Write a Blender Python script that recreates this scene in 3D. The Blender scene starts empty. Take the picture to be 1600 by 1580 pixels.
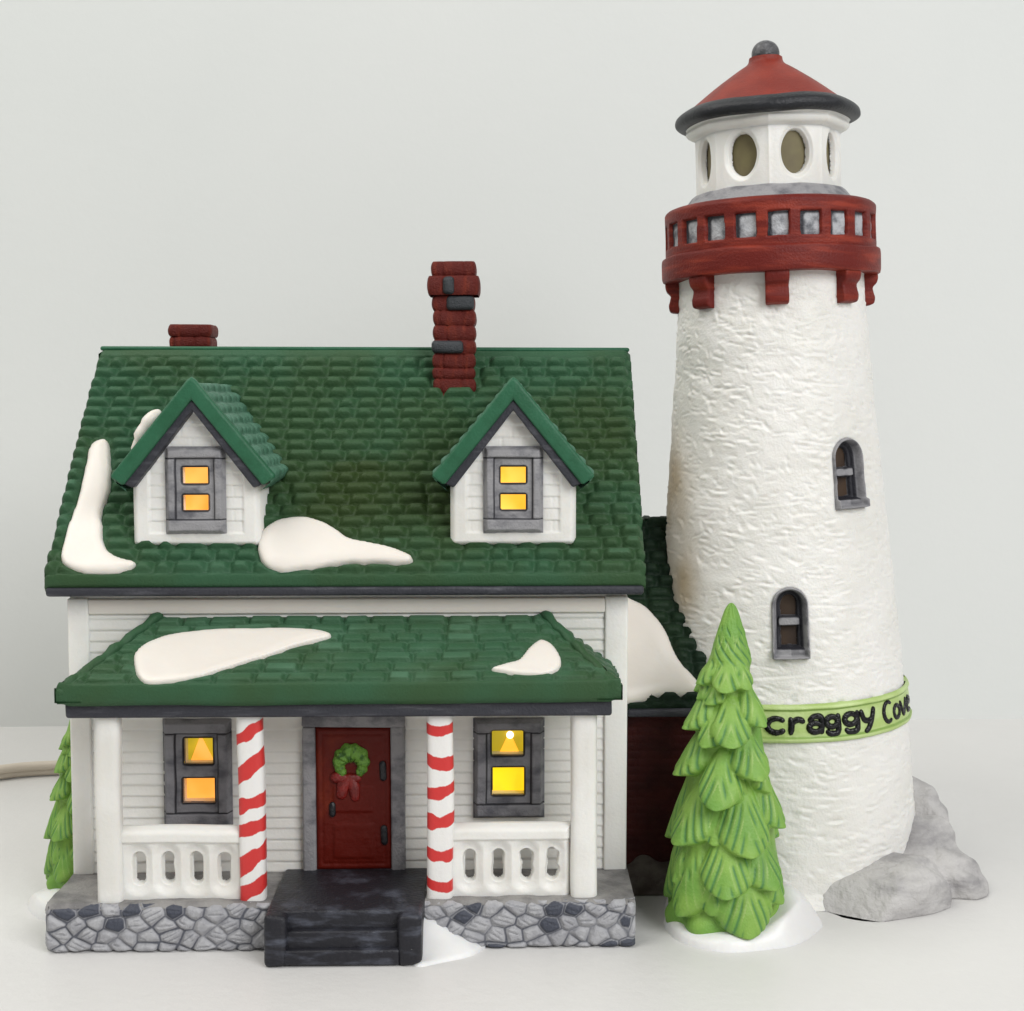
import bpy, bmesh, math, random
import numpy as np

random.seed(5)
rng = np.random.default_rng(11)
K = 0.0153                      # one build unit in metres (the figurine is about 24 cm tall)
C = bpy.context.scene.collection

# ------------------------------------------------------------------ camera measure
F, CXP, CYP = 2200.0, 800.0, 790.0
PITCH = math.atan(170.0 / F)
CAMZ, CAMY = 8.88, -22.0
cp, sp = math.cos(PITCH), math.sin(PITCH)

def ray(px, py):
    a, b = px - CXP, CYP - py
    return np.array([a, F * cp + b * sp, -F * sp + b * cp])

def P(px, py, D):
    """point seen at photo pixel px,py that stands D units in front of the lens"""
    d = ray(px, py)
    d = d * (D / d[1])
    return np.array([d[0], CAMY + D, CAMZ + d[2]])

def X(px, py, D): return float(P(px, py, D)[0])
def Z(py, D): return float(P(800, py, D)[2])

# ------------------------------------------------------------------ numeric helpers
def sstep(a, b, x):
    t = np.clip((x - a) / (b - a), 0, 1)
    return t * t * (3 - 2 * t)

def hash2(i, j, seed):
    i = i.astype(np.int64); j = j.astype(np.int64)
    h = (i * 374761393 + j * 668265263 + seed * 974634777) & 0xffffffff
    h = ((h ^ (h >> 13)) * 1274126177) & 0xffffffff
    return ((h ^ (h >> 16)) & 0xffff) / 65535.0

def vnoise(x, y, seed=0):
    x = np.asarray(x, float); y = np.asarray(y, float)
    x, y = np.broadcast_arrays(x, y)
    i = np.floor(x); j = np.floor(y)
    fx = x - i; fy = y - j
    fx = fx * fx * fx * (fx * (fx * 6 - 15) + 10); fy = fy * fy * fy * (fy * (fy * 6 - 15) + 10)
    a = hash2(i, j, seed); b = hash2(i + 1, j, seed); c = hash2(i, j + 1, seed); d = hash2(i + 1, j + 1, seed)
    return (a * (1 - fx) + b * fx) * (1 - fy) + (c * (1 - fx) + d * fx) * fy - 0.5

def fbm(x, y, seed=0, o=3):
    s, a = 0, 1.0
    for k in range(o):
        s = s + a * vnoise(x * 2 ** k, y * 2 ** k, seed + 17 * k); a *= 0.5
    return s

def poly_sd(px, py, poly):
    """signed distance (negative inside)"""
    poly = np.asarray(poly, float)
    n = len(poly); d = np.full(px.shape, 1e9); ins = np.zeros(px.shape, bool)
    for k in range(n):
        ax, ay = poly[k]; bx, by = poly[(k + 1) % n]
        ex, ey = bx - ax, by - ay
        t = np.clip(((px - ax) * ex + (py - ay) * ey) / (ex * ex + ey * ey + 1e-12), 0, 1)
        d = np.minimum(d, np.hypot(px - ax - t * ex, py - ay - t * ey))
        c = ((ay > py) != (by > py)) & (px < (bx - ax) * (py - ay) / (by - ay + 1e-12) + ax)
        ins ^= c
    return np.where(ins, -d, d)

def catmull(pts, n=6, closed=True):
    pts = np.asarray(pts, float); m = len(pts); out = []
    for k in range(m if closed else m - 1):
        if closed:
            p0, p1, p2, p3 = pts[k - 1], pts[k], pts[(k + 1) % m], pts[(k + 2) % m]
        else:
            p0, p1, p2, p3 = pts[max(k - 1, 0)], pts[k], pts[k + 1], pts[min(k + 2, m - 1)]
        for t in np.arange(n) / n:
            out.append(0.5 * ((2 * p1) + (-p0 + p2) * t + (2 * p0 - 5 * p1 + 4 * p2 - p3) * t * t + (-p0 + 3 * p1 - 3 * p2 + p3) * t ** 3))
    if not closed: out.append(pts[-1])
    return np.array(out)

# ------------------------------------------------------------------ mesh collecting
YAW = 0.0
class MB:
    def __init__(s): s.v = []; s.f = []; s.m = []; s.n = 0; s.attrs = {}
    def add(s, v, f, mat=0, **attrs):
        v = np.asarray(v, float).reshape(-1, 3)
        for k in set(list(attrs) + list(s.attrs)):
            s.attrs.setdefault(k, [np.zeros(s.n)] if s.n else [])
            s.attrs[k].append(np.asarray(attrs[k], float).ravel() if k in attrs else np.zeros(len(v)))
        s.v.append(v)
        s.f += [tuple(int(i) + s.n for i in q) for q in f]
        s.m += [mat] * len(f); s.n += len(v)
        return s
    def grid(s, pts, closed=False, flip=False, keep=None, mat=0, **attrs):
        """pts (n,m,3); rows then columns; closed wraps the columns"""
        n, m = pts.shape[:2]
        i, j = np.meshgrid(np.arange(n - 1), np.arange(m if closed else m - 1), indexing='ij')
        jn = (j + 1) % m
        q = np.stack([i * m + j, i * m + jn, (i + 1) * m + jn, (i + 1) * m + j], -1)
        if keep is not None:
            kf = keep.ravel()
            q = q[kf[q].any(-1)]
        q = q.reshape(-1, 4)
        if flip: q = q[:, ::-1]
        return s.add(pts.reshape(-1, 3), q.tolist(), mat, **attrs)
    def box(s, x0, x1, y0, y1, z0, z1, bev=0.03, seg=3, mat=0, jit=0.0, M=None):
        bm = bmesh.new(); bmesh.ops.create_cube(bm, size=1)
        for v in bm.verts:
            v.co = ((x0 + x1) / 2 + v.co.x * (x1 - x0) + random.uniform(-jit, jit),
                    (y0 + y1) / 2 + v.co.y * (y1 - y0) + random.uniform(-jit, jit) * .5,
                    (z0 + z1) / 2 + v.co.z * (z1 - z0) + random.uniform(-jit, jit))
        if bev > 0:
            bmesh.ops.bevel(bm, geom=bm.edges[:], offset=min(bev, .49 * min(x1 - x0, y1 - y0, z1 - z0)), segments=seg, affect='EDGES', profile=0.5)
        s.bm(bm, mat, M); return s
    def bm(s, bm, mat=0, M=None):
        bm.verts.index_update()
        v = np.array([v.co[:] for v in bm.verts])
        if M is not None: v = M(v)
        s.add(v, [[w.index for w in f.verts] for f in bm.faces], mat); bm.free(); return s
    def tube(s, path, r, n=10, mat=0, caps=True, flat=None):
        """rounded tube along a path; r scalar or list; flat=(normal, factor) squashes it"""
        path = np.asarray(path, float); m = len(path)
        r = np.broadcast_to(np.asarray(r, float), (m,))
        T = np.gradient(path, axis=0); T /= np.linalg.norm(T, axis=1)[:, None] + 1e-9
        up = np.array([0, 0, 1.0]) if flat is None else None
        rings = []
        for k in range(m):
            if flat is not None:
                nn = flat[0][k] if np.ndim(flat[0]) == 2 else flat[0]
                b = np.cross(T[k], nn); b /= np.linalg.norm(b) + 1e-9
                c = np.asarray(nn) * flat[1]
            else:
                u = up if abs(T[k] @ up) < .95 else np.array([1.0, 0, 0])
                b = np.cross(T[k], u); b /= np.linalg.norm(b); c = np.cross(b, T[k])
            a = np.arange(n) / n * 2 * math.pi
            rings.append(path[k] + r[k] * (np.cos(a)[:, None] * b + np.sin(a)[:, None] * c))
        if caps:
            def shrink(ring, cen, t, q): return [cen + (ring - cen) * math.cos(x) + t * q * math.sin(x) for x in (.5, 1.0, 1.45)]
            st = shrink(rings[0], path[0], -T[0], r[0])[::-1]; en = shrink(rings[-1], path[-1], T[-1], r[-1])
            rings = st + rings + en
        return s.grid(np.array(rings), closed=True, mat=mat)
    def build(s, name, mats, parent=None, label=None, smooth=True, loc=None):
        me = bpy.data.meshes.new(name)
        v = np.concatenate(s.v)
        if YAW:                               # the cottage is turned a little away on its right
            v[:, 1] += math.tan(YAW) * (v[:, 0] + 2.6)
        v = v * K
        me.from_pydata(v.tolist(), [], s.f)
        if not isinstance(mats, (list, tuple)): mats = [mats]
        for m in mats: me.materials.append(m)
        if len(mats) > 1: me.polygons.foreach_set('material_index', s.m)
        me.polygons.foreach_set('use_smooth', [smooth] * len(s.f))
        for k, a in s.attrs.items():
            at = me.attributes.new(k, 'FLOAT', 'POINT'); at.data.foreach_set('value', np.concatenate(a).astype(np.float32))
        me.update()
        bm = bmesh.new(); bm.from_mesh(me); bmesh.ops.recalc_face_normals(bm, faces=bm.faces[:]) if s_closed(s) else None
        if s_closed(s): bm.to_mesh(me)
        bm.free()
        o = bpy.data.objects.new(name, me); C.objects.link(o)
        if parent: o.parent = parent
        if loc is not None: o.location = tuple(float(c) * K for c in loc)
        if label: o['label'] = label
        return o
def s_closed(s): return getattr(s, 'fix', False)

def copy_tree(o, parent=None, dx=0.0):
    c = o.copy(); C.objects.link(c); c.parent = parent
    c.location.x += dx * K
    for ch in [x for x in list(bpy.data.objects) if x.parent == o]:
        copy_tree(ch, c)
    return c

# ------------------------------------------------------------------ materials
def material(name, base, var=None, var_scale=(2, 2, 2), var_lo=.35, var_hi=.65, rough=.5, cav=None, step=None, attr_mix=None,
             bump=(30, .12), sss=0.0, emit=None, spec=.5, coat=0.0, speck=None):
    m = bpy.data.materials.new(name); m.use_nodes = True
    nt = m.node_tree; N = nt.nodes; L = nt.links
    b = N['Principled BSDF']
    tc = N.new('ShaderNodeTexCoord')
    mp = N.new('ShaderNodeMapping'); mp.inputs['Scale'].default_value = (1 / K,) * 3
    L.new(tc.outputs['Object'], mp.inputs['Vector'])
    V = mp.outputs['Vector']
    def mixc(fac, a, c):
        x = N.new('ShaderNodeMix'); x.data_type = 'RGBA'
        L.new(fac, x.inputs[0])
        for k, q in ((6, a), (7, c)):
            if isinstance(q, tuple): x.inputs[k].default_value = (*q, 1)
            else: L.new(q, x.inputs[k])
        return x.outputs[2]
    def noise(scale, detail=4, stretch=(1, 1, 1), rg=.55):
        s2 = N.new('ShaderNodeMapping'); s2.inputs['Scale'].default_value = stretch; L.new(V, s2.inputs['Vector'])
        n = N.new('ShaderNodeTexNoise'); n.inputs['Scale'].default_value = scale; n.inputs['Detail'].default_value = detail
        n.inputs['Roughness'].default_value = rg
        L.new(s2.outputs['Vector'], n.inputs['Vector']); return n.outputs['Fac']
    def rng_(v, lo, hi, a=0.0, b_=1.0):
        r = N.new('ShaderNodeMapRange'); r.interpolation_type = 'SMOOTHSTEP'
        r.inputs[1].default_value = lo; r.inputs[2].default_value = hi; r.inputs[3].default_value = a; r.inputs[4].default_value = b_
        L.new(v, r.inputs[0]); return r.outputs[0]
    def attr(k):
        a = N.new('ShaderNodeAttribute'); a.attribute_name = k; return a.outputs['Fac']
    col = tuple(base)
    if var is not None:
        col = mixc(rng_(noise(1.0, 5, var_scale), var_lo, var_hi), col, tuple(var))
    if attr_mix is not None:                       # (attribute, colour)
        for k, c in attr_mix: col = mixc(rng_(attr(k), 0, 1), col, c)
    if step is not None:                           # (signed distance attribute, colour, softness)
        k, c, w = step
        sv = noise(14, 3)
        ad = N.new('ShaderNodeMath'); ad.operation = 'MULTIPLY_ADD'; L.new(sv, ad.inputs[0]); ad.inputs[1].default_value = .04
        ad2 = N.new('ShaderNodeMath'); ad2.operation = 'SUBTRACT'; ad2.inputs[1].default_value = .02
        L.new(attr(k), ad.inputs[2]); L.new(ad.outputs[0], ad2.inputs[0])
        col = mixc(rng_(ad2.outputs[0], -w, w, 1.0, 0.0), col, c)
    if cav is not None:
        col = mixc(rng_(attr('cav'), .1, .9), col, tuple(cav))
    if speck is not None:
        col = mixc(rng_(noise(speck[0], 2), speck[1], speck[1] + .03), col, speck[2])
    if isinstance(col, tuple): b.inputs['Base Color'].default_value = (*col, 1)
    else: L.new(col, b.inputs['Base Color'])
    b.inputs['Roughness'].default_value = rough
    b.inputs['Specular IOR Level'].default_value = spec
    if coat: b.inputs['Coat Weight'].default_value = coat; b.inputs['Coat Roughness'].default_value = .15
    if sss:
        b.inputs['Subsurface Weight'].default_value = sss
        b.inputs['Subsurface Radius'].default_value = (1, .75, .5); b.inputs['Subsurface Scale'].default_value = .0016
    if bump:
        bp = N.new('ShaderNodeBump'); bp.inputs['Strength'].default_value = bump[1]; bp.inputs['Distance'].default_value = .03 * K * 3
        L.new(noise(bump[0], 4), bp.inputs['Height']); L.new(bp.outputs['Normal'], b.inputs['Normal'])
    if emit and len(emit) > 2:
        L.new(mixc(rng_(noise(1.6, 2), .38, .62), tuple(emit[0]), tuple(emit[2])), b.inputs['Emission Color']); b.inputs['Emission Strength'].default_value = emit[1]
    elif emit:
        b.inputs['Emission Color'].default_value = (*emit[0], 1); b.inputs['Emission Strength'].default_value = emit[1]
    return m

MWHITE = material('white_porcelain', (.80, .79, .755), (.73, .715, .67), (.8, .8, .8), rough=.42, sss=.25, bump=(16, .10), speck=(7, .80, (.34, .32, .30)))
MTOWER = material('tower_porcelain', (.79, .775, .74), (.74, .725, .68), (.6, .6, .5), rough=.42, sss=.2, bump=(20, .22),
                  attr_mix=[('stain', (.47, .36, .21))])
MSNOW = material('snow_porcelain', (.77, .725, .665), (.75, .70, .64), (1, 1, 1), rough=.38, sss=.3, bump=(8, .05))
MSNOWW = material('white_snow_porcelain', (.80, .80, .79), (.74, .73, .72), (1, 1, 1), rough=.38, sss=.3, bump=(8, .06))
MROOF = material('green_roof_paint', (.033, .098, .048), (.034, .080, .032), (.5, .5, .5), rough=.5, spec=.22, bump=(24, .22),
                 attr_mix=[('brush', (.080, .180, .108)), ('olive', (.030, .055, .014))])
MROOFL = material('lightened_green_paint', (.055, .145, .092), (.085, .19, .13), (3, 3, 3), rough=.5, spec=.3, bump=(24, .25))  # roof green lightened: light on the dormer slopes is painted in
MROOFD = material('shaded_green_roof_paint', (.006, .018, .009), (.010, .026, .011), (.8, .8, .8), rough=.55, bump=(24, .25), spec=.2)  # roof green darkened: shade beside the tower is in the colour
MBRICKD = material('shaded_red_brick_paint', (.028, .0024, .002), (.045, .0045, .0035), (2, 2, 3), rough=.55, bump=(30, .3), spec=.2)  # brick red darkened so the colour carries the wing's deep shadow
MGREEN = material('green_edge_paint', (.020, .100, .048), (.026, .122, .062), (3, 3, 3), rough=.45, spec=.3, bump=(24, .18))
MCHAR = material('charcoal_trim_paint', (.035, .036, .045), (.10, .10, .115), (1.2, 4, 9), .5, .8, rough=.5, spec=.3, bump=(22, .3))
MGREY = material('grey_frame_wash', (.29, .285, .295), (.13, .13, .145), (2.5, 2.5, 4), .42, .70, spec=.3, rough=.5, bump=(26, .3), cav=(.022, .022, .028))
MGREYD = material('dark_grey_frame_wash', (.225, .222, .238), (.09, .09, .105), (2.0, 2.0, 3), .40, .70, spec=.3, rough=.5, bump=(26, .3), cav=(.016, .016, .02))
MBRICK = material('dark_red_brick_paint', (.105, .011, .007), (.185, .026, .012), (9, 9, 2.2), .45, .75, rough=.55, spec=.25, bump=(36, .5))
MBRICKK = material('black_brick_paint', (.018, .022, .026), (.03, .034, .04), (4, 4, 4), rough=.5, bump=(36, .4))
MDOOR = material('door_red_paint', (.105, .0075, .0035), (.22, .030, .007), (1.6, 1.6, 1.1), .52, .85, rough=.4, spec=.2, bump=(12, .2))
MRED = material('gallery_red_paint', (.130, .011, .007), (.265, .034, .017), (1.0, 1.0, 7), .42, .75, rough=.5, spec=.25, bump=(28, .25))
MCONE = material('lantern_roof_red_paint', (.255, .030, .015), (.19, .020, .011), (2, 2, 2), rough=.5, spec=.3, bump=(28, .22))
MBLACK = material('black_rim_paint', (.016, .017, .020), (.035, .036, .042), (3, 3, 6), .5, .8, rough=.42, spec=.3, bump=(20, .25))
MPEW = material('pewter_paint', (.06, .06, .065), (.20, .20, .21), (6, 6, 6), .45, .7, rough=.35, bump=(26, .3))
MSTONE = material('grey_stone_wash', (.40, .40, .415), (.31, .31, .33), (5, 5, 5), rough=.55, bump=(22, .35), cav=(.095, .10, .122),
                  attr_mix=[('dark', (.05, .056, .078))])
MFLOOR = material('porch_floor_wash', (.27, .26, .25), (.14, .135, .135), (2, 2, 2), rough=.55, bump=(18, .4))
MUMBER = material('shadow_brown_stone_wash', (.085, .065, .055), (.16, .135, .12), (2, 2, 3), rough=.6, bump=(18, .4), spec=.25)  # brown shadow under the wing eave painted into the stone tone
MSTEP = material('black_step_paint', (.018, .018, .023), (.085, .092, .118), (2, 2, 8), .46, .80, rough=.42, spec=.3, bump=(14, .25), speck=(22, .77, (.5, .5, .5)))
MCANDY = material('candy_stripe_paint', (.80, .785, .76), rough=.42, sss=.1, bump=(18, .1), step=('sd', (.60, .032, .030), .010))
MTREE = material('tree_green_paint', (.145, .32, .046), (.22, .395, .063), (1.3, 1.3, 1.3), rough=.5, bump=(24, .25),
                 attr_mix=[('groove', (.075, .215, .055)), ('ridge', (.36, .50, .16))])  # dark grooves and pale ridges paint shade and highlights into the green
MROCK = material('rock_wash', (.50, .485, .475), (.25, .24, .245), (.8, .8, 2.6), .42, .72, rough=.6, bump=(4, 1.0), speck=(7, .80, (.2, .2, .21)))
MBAND = material('pale_green_band_paint', (.40, .53, .17), (.50, .62, .27), (2, 2, 4), rough=.42, bump=(16, .2), cav=(.23, .36, .075))
MINK = material('black_gloss_lettering', (.004, .004, .005), rough=.22, bump=(12, .3), spec=.35)
MLEAD = material('gallery_pane_wash', (.46, .47, .49), (.11, .115, .13), (4, 4, 4), .40, .68, spec=.3, rough=.5, bump=(24, .4), cav=(.035, .037, .045))
MOLIVE = material('dim_lantern_interior', (.17, .145, .062), (.13, .105, .05), (1.5, 1.5, 1.5), rough=.6, bump=None)  # dim light of the lantern interior put into the colour
MHOLE = material('dim_brown_inner_porcelain', (.050, .026, .011), (.032, .015, .006), (2, 2, 2), rough=.6, bump=None)
MGLOWO = material('lit_orange_pane', (.5, .2, .03), rough=.6, bump=None, emit=((1.0, .40, .05), 1.0, (1.0, .50, .10)))
MGLOWA = material('lit_amber_pane', (.5, .25, .03), rough=.6, bump=None, emit=((1.0, .50, .035), 1.05, (1.0, .60, .08)))
MGLOWY = material('lit_yellow_pane', (.5, .3, .02), rough=.6, bump=None, emit=((1.0, .70, .006), 1.1, (1.0, .58, .01)))
MGLOWD = material('lit_olive_pane', (.3, .2, .02), rough=.6, bump=None, emit=((.34, .27, .010), 1.0, (.52, .36, .012)))
MBULB = material('lit_bulb_glass', (.9, .8, .6), rough=.3, bump=None, emit=((1.0, .86, .55), 3.0))
MWREATH = material('wreath_green_paint', (.13, .29, .035), (.04, .12, .014), (9, 9, 9), .48, .62, rough=.45, bump=(20, .5))
MBOW = material('bow_red_paint', (.22, .013, .009), (.14, .008, .006), (6, 6, 6), rough=.35, bump=(20, .3))
MHINGE = material('black_hinge_paint', (.012, .013, .016), rough=.35, bump=(20, .3))
MCORD = material('beige_cord_plastic', (.60, .53, .44), rough=.42, bump=(20, .05))
MTABLE = material('white_table_laminate', (.66, .65, .635), (.695, .685, .67), (.12, .12, .12), rough=.4, bump=(4, .12), speck=(2.2, .80, (.52, .50, .48)))
MWALL = material('pale_wall_paint', (.655, .672, .655), (.685, .697, .68), (.05, .05, .04), rough=.85, bump=(3, .08))

# ------------------------------------------------------------------ the thing
root = bpy.data.objects.new('porcelain_lighthouse', None); C.objects.link(root)
root['label'] = 'hand-painted porcelain lighthouse joined to a lit green-roofed cottage with candy-striped porch posts'
root['category'] = 'figurine'
root.empty_display_size = .02

# ------------------------------------------------------------------ shingles
def shingles(U, V, row, wmin, wmax, seed, amp=.07, lean=.55, rcs=1.0):
    """height of a pillow shingle field; U across, V down the slope from 0"""
    r = np.random.default_rng(seed)
    Vw = V + .05 * vnoise(U * .55, V * .35, seed) * sstep(0, 1, V.max() - V) + .018 * vnoise(U * 2.4, V * 1.0, seed + 3)
    idx = np.floor(Vw / row).astype(int); fv = Vw / row - idx
    h = np.zeros(U.shape); rnd = np.zeros(U.shape)
    for k in range(idx.min(), idx.max() + 1):
        m = idx == k
        if not m.any(): continue
        lo, hi = U.min() - 1, U.max() + 1
        br = [lo]
        while br[-1] < hi: br.append(br[-1] + r.uniform(wmin, wmax))
        br = np.array(br)
        u = U[m] + .03 * vnoise(V[m] * 5, U[m] * 3, seed + 9)
        i = np.clip(np.searchsorted(br, u) - 1, 0, len(br) - 2)
        w = br[i + 1] - br[i]
        du = np.minimum(u - br[i], br[i + 1] - u)          # distance to side joint
        f = fv[m]
        dv = np.minimum(f * 1.2, (1 - f)) * row
        ax = np.clip(1 - du / (.125 * rcs), 0, None); ay = np.clip(1 - dv / (.098 * rcs), 0, None)
        d = 1 - (ax ** 2.4 + ay ** 2.4) ** (1 / 2.4)
        p = sstep(-.12, 1, d)
        jit = hash2(i, np.full(i.shape, k), seed)
        tilt = (hash2(i, np.full(i.shape, k), seed + 5) - .5) * .25 * (u - br[i] - w / 2) / w
        h[m] = p ** .7 * (.45 + .75 * ((1 - lean) + lean * f) + .22 * (jit - .5) + tilt)
        rnd[m] = jit * p ** 2
    return amp * h, rnd

def plane_frame(a, b, c):
    """a origin, b along u, c along v"""
    ex = (b - a) / np.linalg.norm(b - a); ey = c - a; ey = ey - ex * (ey @ ex); ey /= np.linalg.norm(ey)
    n = np.cross(ex, ey); 
    return ex, ey, n

def ray_plane(px, py, p0, n):
    o = np.array([0, CAMY, CAMZ]); d = ray(px, py)
    return o + d * (((p0 - o) @ n) / (d @ n))

def snow_uv(poly_px, p0, ex, ey, n, base):
    uv = []
    for q in poly_px:
        p = ray_plane(q[0], q[1], p0 + n * (base + .03), n) - p0
        uv.append((p @ ex, p @ ey))
    return catmull(uv, 6)
def snow_bed(U, V, polys):
    k = np.ones(U.shape)
    for p in polys: k = np.minimum(k, .12 + .88 * sstep(-.02, .09, poly_sd(U, V, p)))
    return k
def snow_patch(name, poly_px, p0, ex, ey, n, H, parent, mat=MSNOW, w=.25, base=.03, label=None, res=.03, seed=0):
    poly = snow_uv(poly_px, p0, ex, ey, n, base)
    lo = poly.min(0) - .15; hi = poly.max(0) + .15
    u, v = np.meshgrid(np.arange(lo[0], hi[0], res), np.arange(lo[1], hi[1], res))
    d = -poly_sd(u, v, poly) + .03 * vnoise(u * 4, v * 4, seed)
    t = np.clip(d / w, 0, 1)
    h = np.where(d > 0, H * np.sqrt(np.clip(1 - (1 - t) ** 2, 0, 1)), d * 6) + base
    h = h + np.clip(t, 0, 1) * .05 * fbm(u * .9, v * .9, seed + 4, 2)
    pts = p0 + u[..., None] * ex + v[..., None] * ey + h[..., None] * n
    return MB().grid(pts, keep=d > -.025).build(name, mat, parent, label)

# ------------------------------------------------------------------ cottage walls
YAW = math.radians(1.6)
DW = 23.6; YW = DW + CAMY                      # front wall
WX0, WX1 = X(121, 1200, DW), X(975, 1200, DW)
DE, DR = 23.2, 26.75                           # eave, ridge
ZR = Z(545, DR); ZE = Z(902, DE)               # ridge and eave (top surface)
RX0, RX1 = -7.74, 2.235
YR = DR + CAMY; YE = DE + CAMY
slope = (ZR - ZE) / (DR - DE)
YB = 2 * YR - YW                               # back wall
FLOOR = Z(1412, 22.0)

def clap(z, h=.19, amp=.034):
    f = (z / h) % 1.0
    return amp * (1 - .75 * f) * sstep(0, .16, f)

# ------------------------------------------------------------------ windows (shared builder)
def reveal(m, h, y0, y1, mat, e):
    x0, x1, z0, z1 = h
    q = [(x0 - e, z0 - e), (x1 + e, z0 - e), (x1 + e, z1 + e), (x0 - e, z1 + e)]
    for k in range(4):
        a, b_ = q[k], q[(k + 1) % 4]
        m.add([(a[0], y0, a[1]), (b_[0], y0, b_[1]), (b_[0], y1, b_[1]), (a[0], y1, a[1])], [(0, 1, 2, 3)], mat)
def outside(Xg, Zg, holes, pad=.035):
    k = np.ones(Xg.shape, bool)
    for h in holes: k &= ~((Xg > h[0] - pad) & (Xg < h[1] + pad) & (Zg > h[2] - pad) & (Zg < h[3] + pad))
    return k
def grid_cut(mb, pts, keep):
    n_, m_ = keep.shape
    i, j = np.meshgrid(np.arange(n_ - 1), np.arange(m_ - 1), indexing='ij')
    q = np.stack([i * m_ + j, i * m_ + j + 1, (i + 1) * m_ + j + 1, (i + 1) * m_ + j], -1).reshape(-1, 4)
    mb.add(pts.reshape(-1, 3), q[keep.ravel()[q].all(-1)].tolist())

def quad_patch(name, q, y, mat, parent, label=None, th=.04):
    """small plate with the outline q [(x,z)..] at depth y"""
    q = np.asarray(q, float); n = len(q)
    v = [(a, y, b) for a, b in q] + [(a, y + th, b) for a, b in q]
    f = [list(range(n))[::-1], list(range(n, 2 * n))] + [[k, (k + 1) % n, n + (k + 1) % n, n + k] for k in range(n)]
    m = MB(); m.fix = True; m.add(v, f)
    return m.build(name, mat, parent, label, smooth=False)

REV = .26
def frame_field(x0, x1, z0, z1, yw, holes, mat, parent, name, depth=.14, casing=.17, head=.16, sill=.2, res=.014, seed=0):
    """window frame sculpted as relief: casing boards, inner sash, holes through the sash"""
    x = np.arange(x0 - .03, x1 + .031, res); z = np.arange(z0 - .03, z1 + .031, res)
    Zg, Xg = np.meshgrid(z, x, indexing='ij')
    wob = .012 * vnoise(Zg * 3, Xg * 2, seed); wob2 = .012 * vnoise(Xg * 3 + 7, Zg * 2, seed + 1)
    X_ = Xg + wob; Z_ = Zg + wob2
    inside = np.minimum(np.minimum(X_ - x0, x1 - X_), np.minimum(Z_ - z0, z1 - Z_))
    h = depth * sstep(-.02, .05, inside)
    ins = np.minimum(np.minimum(X_ - x0 - casing, x1 - casing - X_), np.minimum(Z_ - z0 - sill, z1 - head - Z_))
    h = h - .075 * sstep(-.025, .03, ins)
    # joint grooves between casing boards and head / sill
    g = np.zeros(h.shape)
    for zc in (z0 + sill, z1 - head):
        g = np.maximum(g, np.exp(-((Z_ - zc) / .013) ** 2) * (np.abs(X_ - (x0 + x1) / 2) > (x1 - x0) / 2 - casing - .02))
    g = np.maximum(g, np.exp(-(np.abs(ins) / .016) ** 2) * .9)
    h = h - .03 * g * (inside > 0)
    hole = np.full(h.shape, 9.0)
    for hx0, hx1, hz0, hz1 in holes:
        qx = np.abs(X_ - (hx0 + hx1) / 2) - (hx1 - hx0) / 2 + .03; qz = np.abs(Z_ - (hz0 + hz1) / 2) - (hz1 - hz0) / 2 + .03
        d = np.hypot(np.clip(qx, 0, None), np.clip(qz, 0, None)) + np.minimum(np.maximum(qx, qz), 0) - .03
        hole = np.minimum(hole, d)
    g = np.maximum(g, .8 * np.exp(-((hole - .012) / .02) ** 2))
    h = h - .09 * (1 - sstep(-.02, .025, hole))
    h += .012 * fbm(Xg * 5, Zg * 5, seed + 3, 2) * (inside > 0)
    keep = (hole > -.012)
    pts = np.stack([Xg, yw - h, Zg], -1)
    n_, m_ = keep.shape
    mb = MB()
    i, j = np.meshgrid(np.arange(n_ - 1), np.arange(m_ - 1), indexing='ij')
    q = np.stack([i * m_ + j, i * m_ + j + 1, (i + 1) * m_ + j + 1, (i + 1) * m_ + j], -1).reshape(-1, 4)
    q = q[keep.ravel()[q].all(-1)]
    mb.add(pts.reshape(-1, 3), q.tolist(), cav=np.clip(g, 0, 1))
    for hh_ in holes:
        reveal(mb, hh_, yw - depth + .095, yw + .02, 0, -.006); reveal(mb, hh_, yw + .018, yw + REV, 1, .004)
    return mb.build(name, [mat, MWHITE], parent)

FW = [((292, 1149, 337, 1190), (289, 1211, 339, 1250)), ((768, 1140, 818, 1180), (769, 1198, 819, 1242))]
def hole_of(q): return (X(q[0], 1200, DW), X(q[2], 1200, DW), Z(q[3], DW), Z(q[1], DW))
WALL_HOLES = [hole_of(q) for p_ in FW for q in p_]
wb = MB()
zz = np.arange(FLOOR - .3, ZE + .02, .02); xx = np.arange(WX0, WX1 + .01, .03)
Zg, Xg = np.meshgrid(zz, xx, indexing='ij')
hh = clap(Zg + .03 * vnoise(Xg * .6, Zg * .3, 3)) + .012 * fbm(Xg * 1.2, Zg * 2, 5, 2)
grid_cut(wb, np.stack([Xg, YW - hh, Zg], -1), outside(Xg, Zg, WALL_HOLES))
yy = np.arange(YW, YB + .05, .1); tt = np.linspace(0, 1, 240)
for xs, sg in ((WX0, -1), (WX1, 1)):
    Tg, Yg = np.meshgrid(tt, yy, indexing='ij')
    top = ZE - .35 + slope * ((YR - YE) - np.abs(Yg - YR))
    zg = (FLOOR - .3) * (1 - Tg) + top * Tg
    wb.grid(np.stack([np.full(Yg.shape, xs) + sg * clap(zg), Yg, zg], -1), flip=sg < 0)
wb.box(WX0, WX1, YB - .05, YB, FLOOR - .3, ZE, 0)
house = wb.build('house_wall', MWHITE, root, 'white clapboard wall of the cottage')
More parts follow.
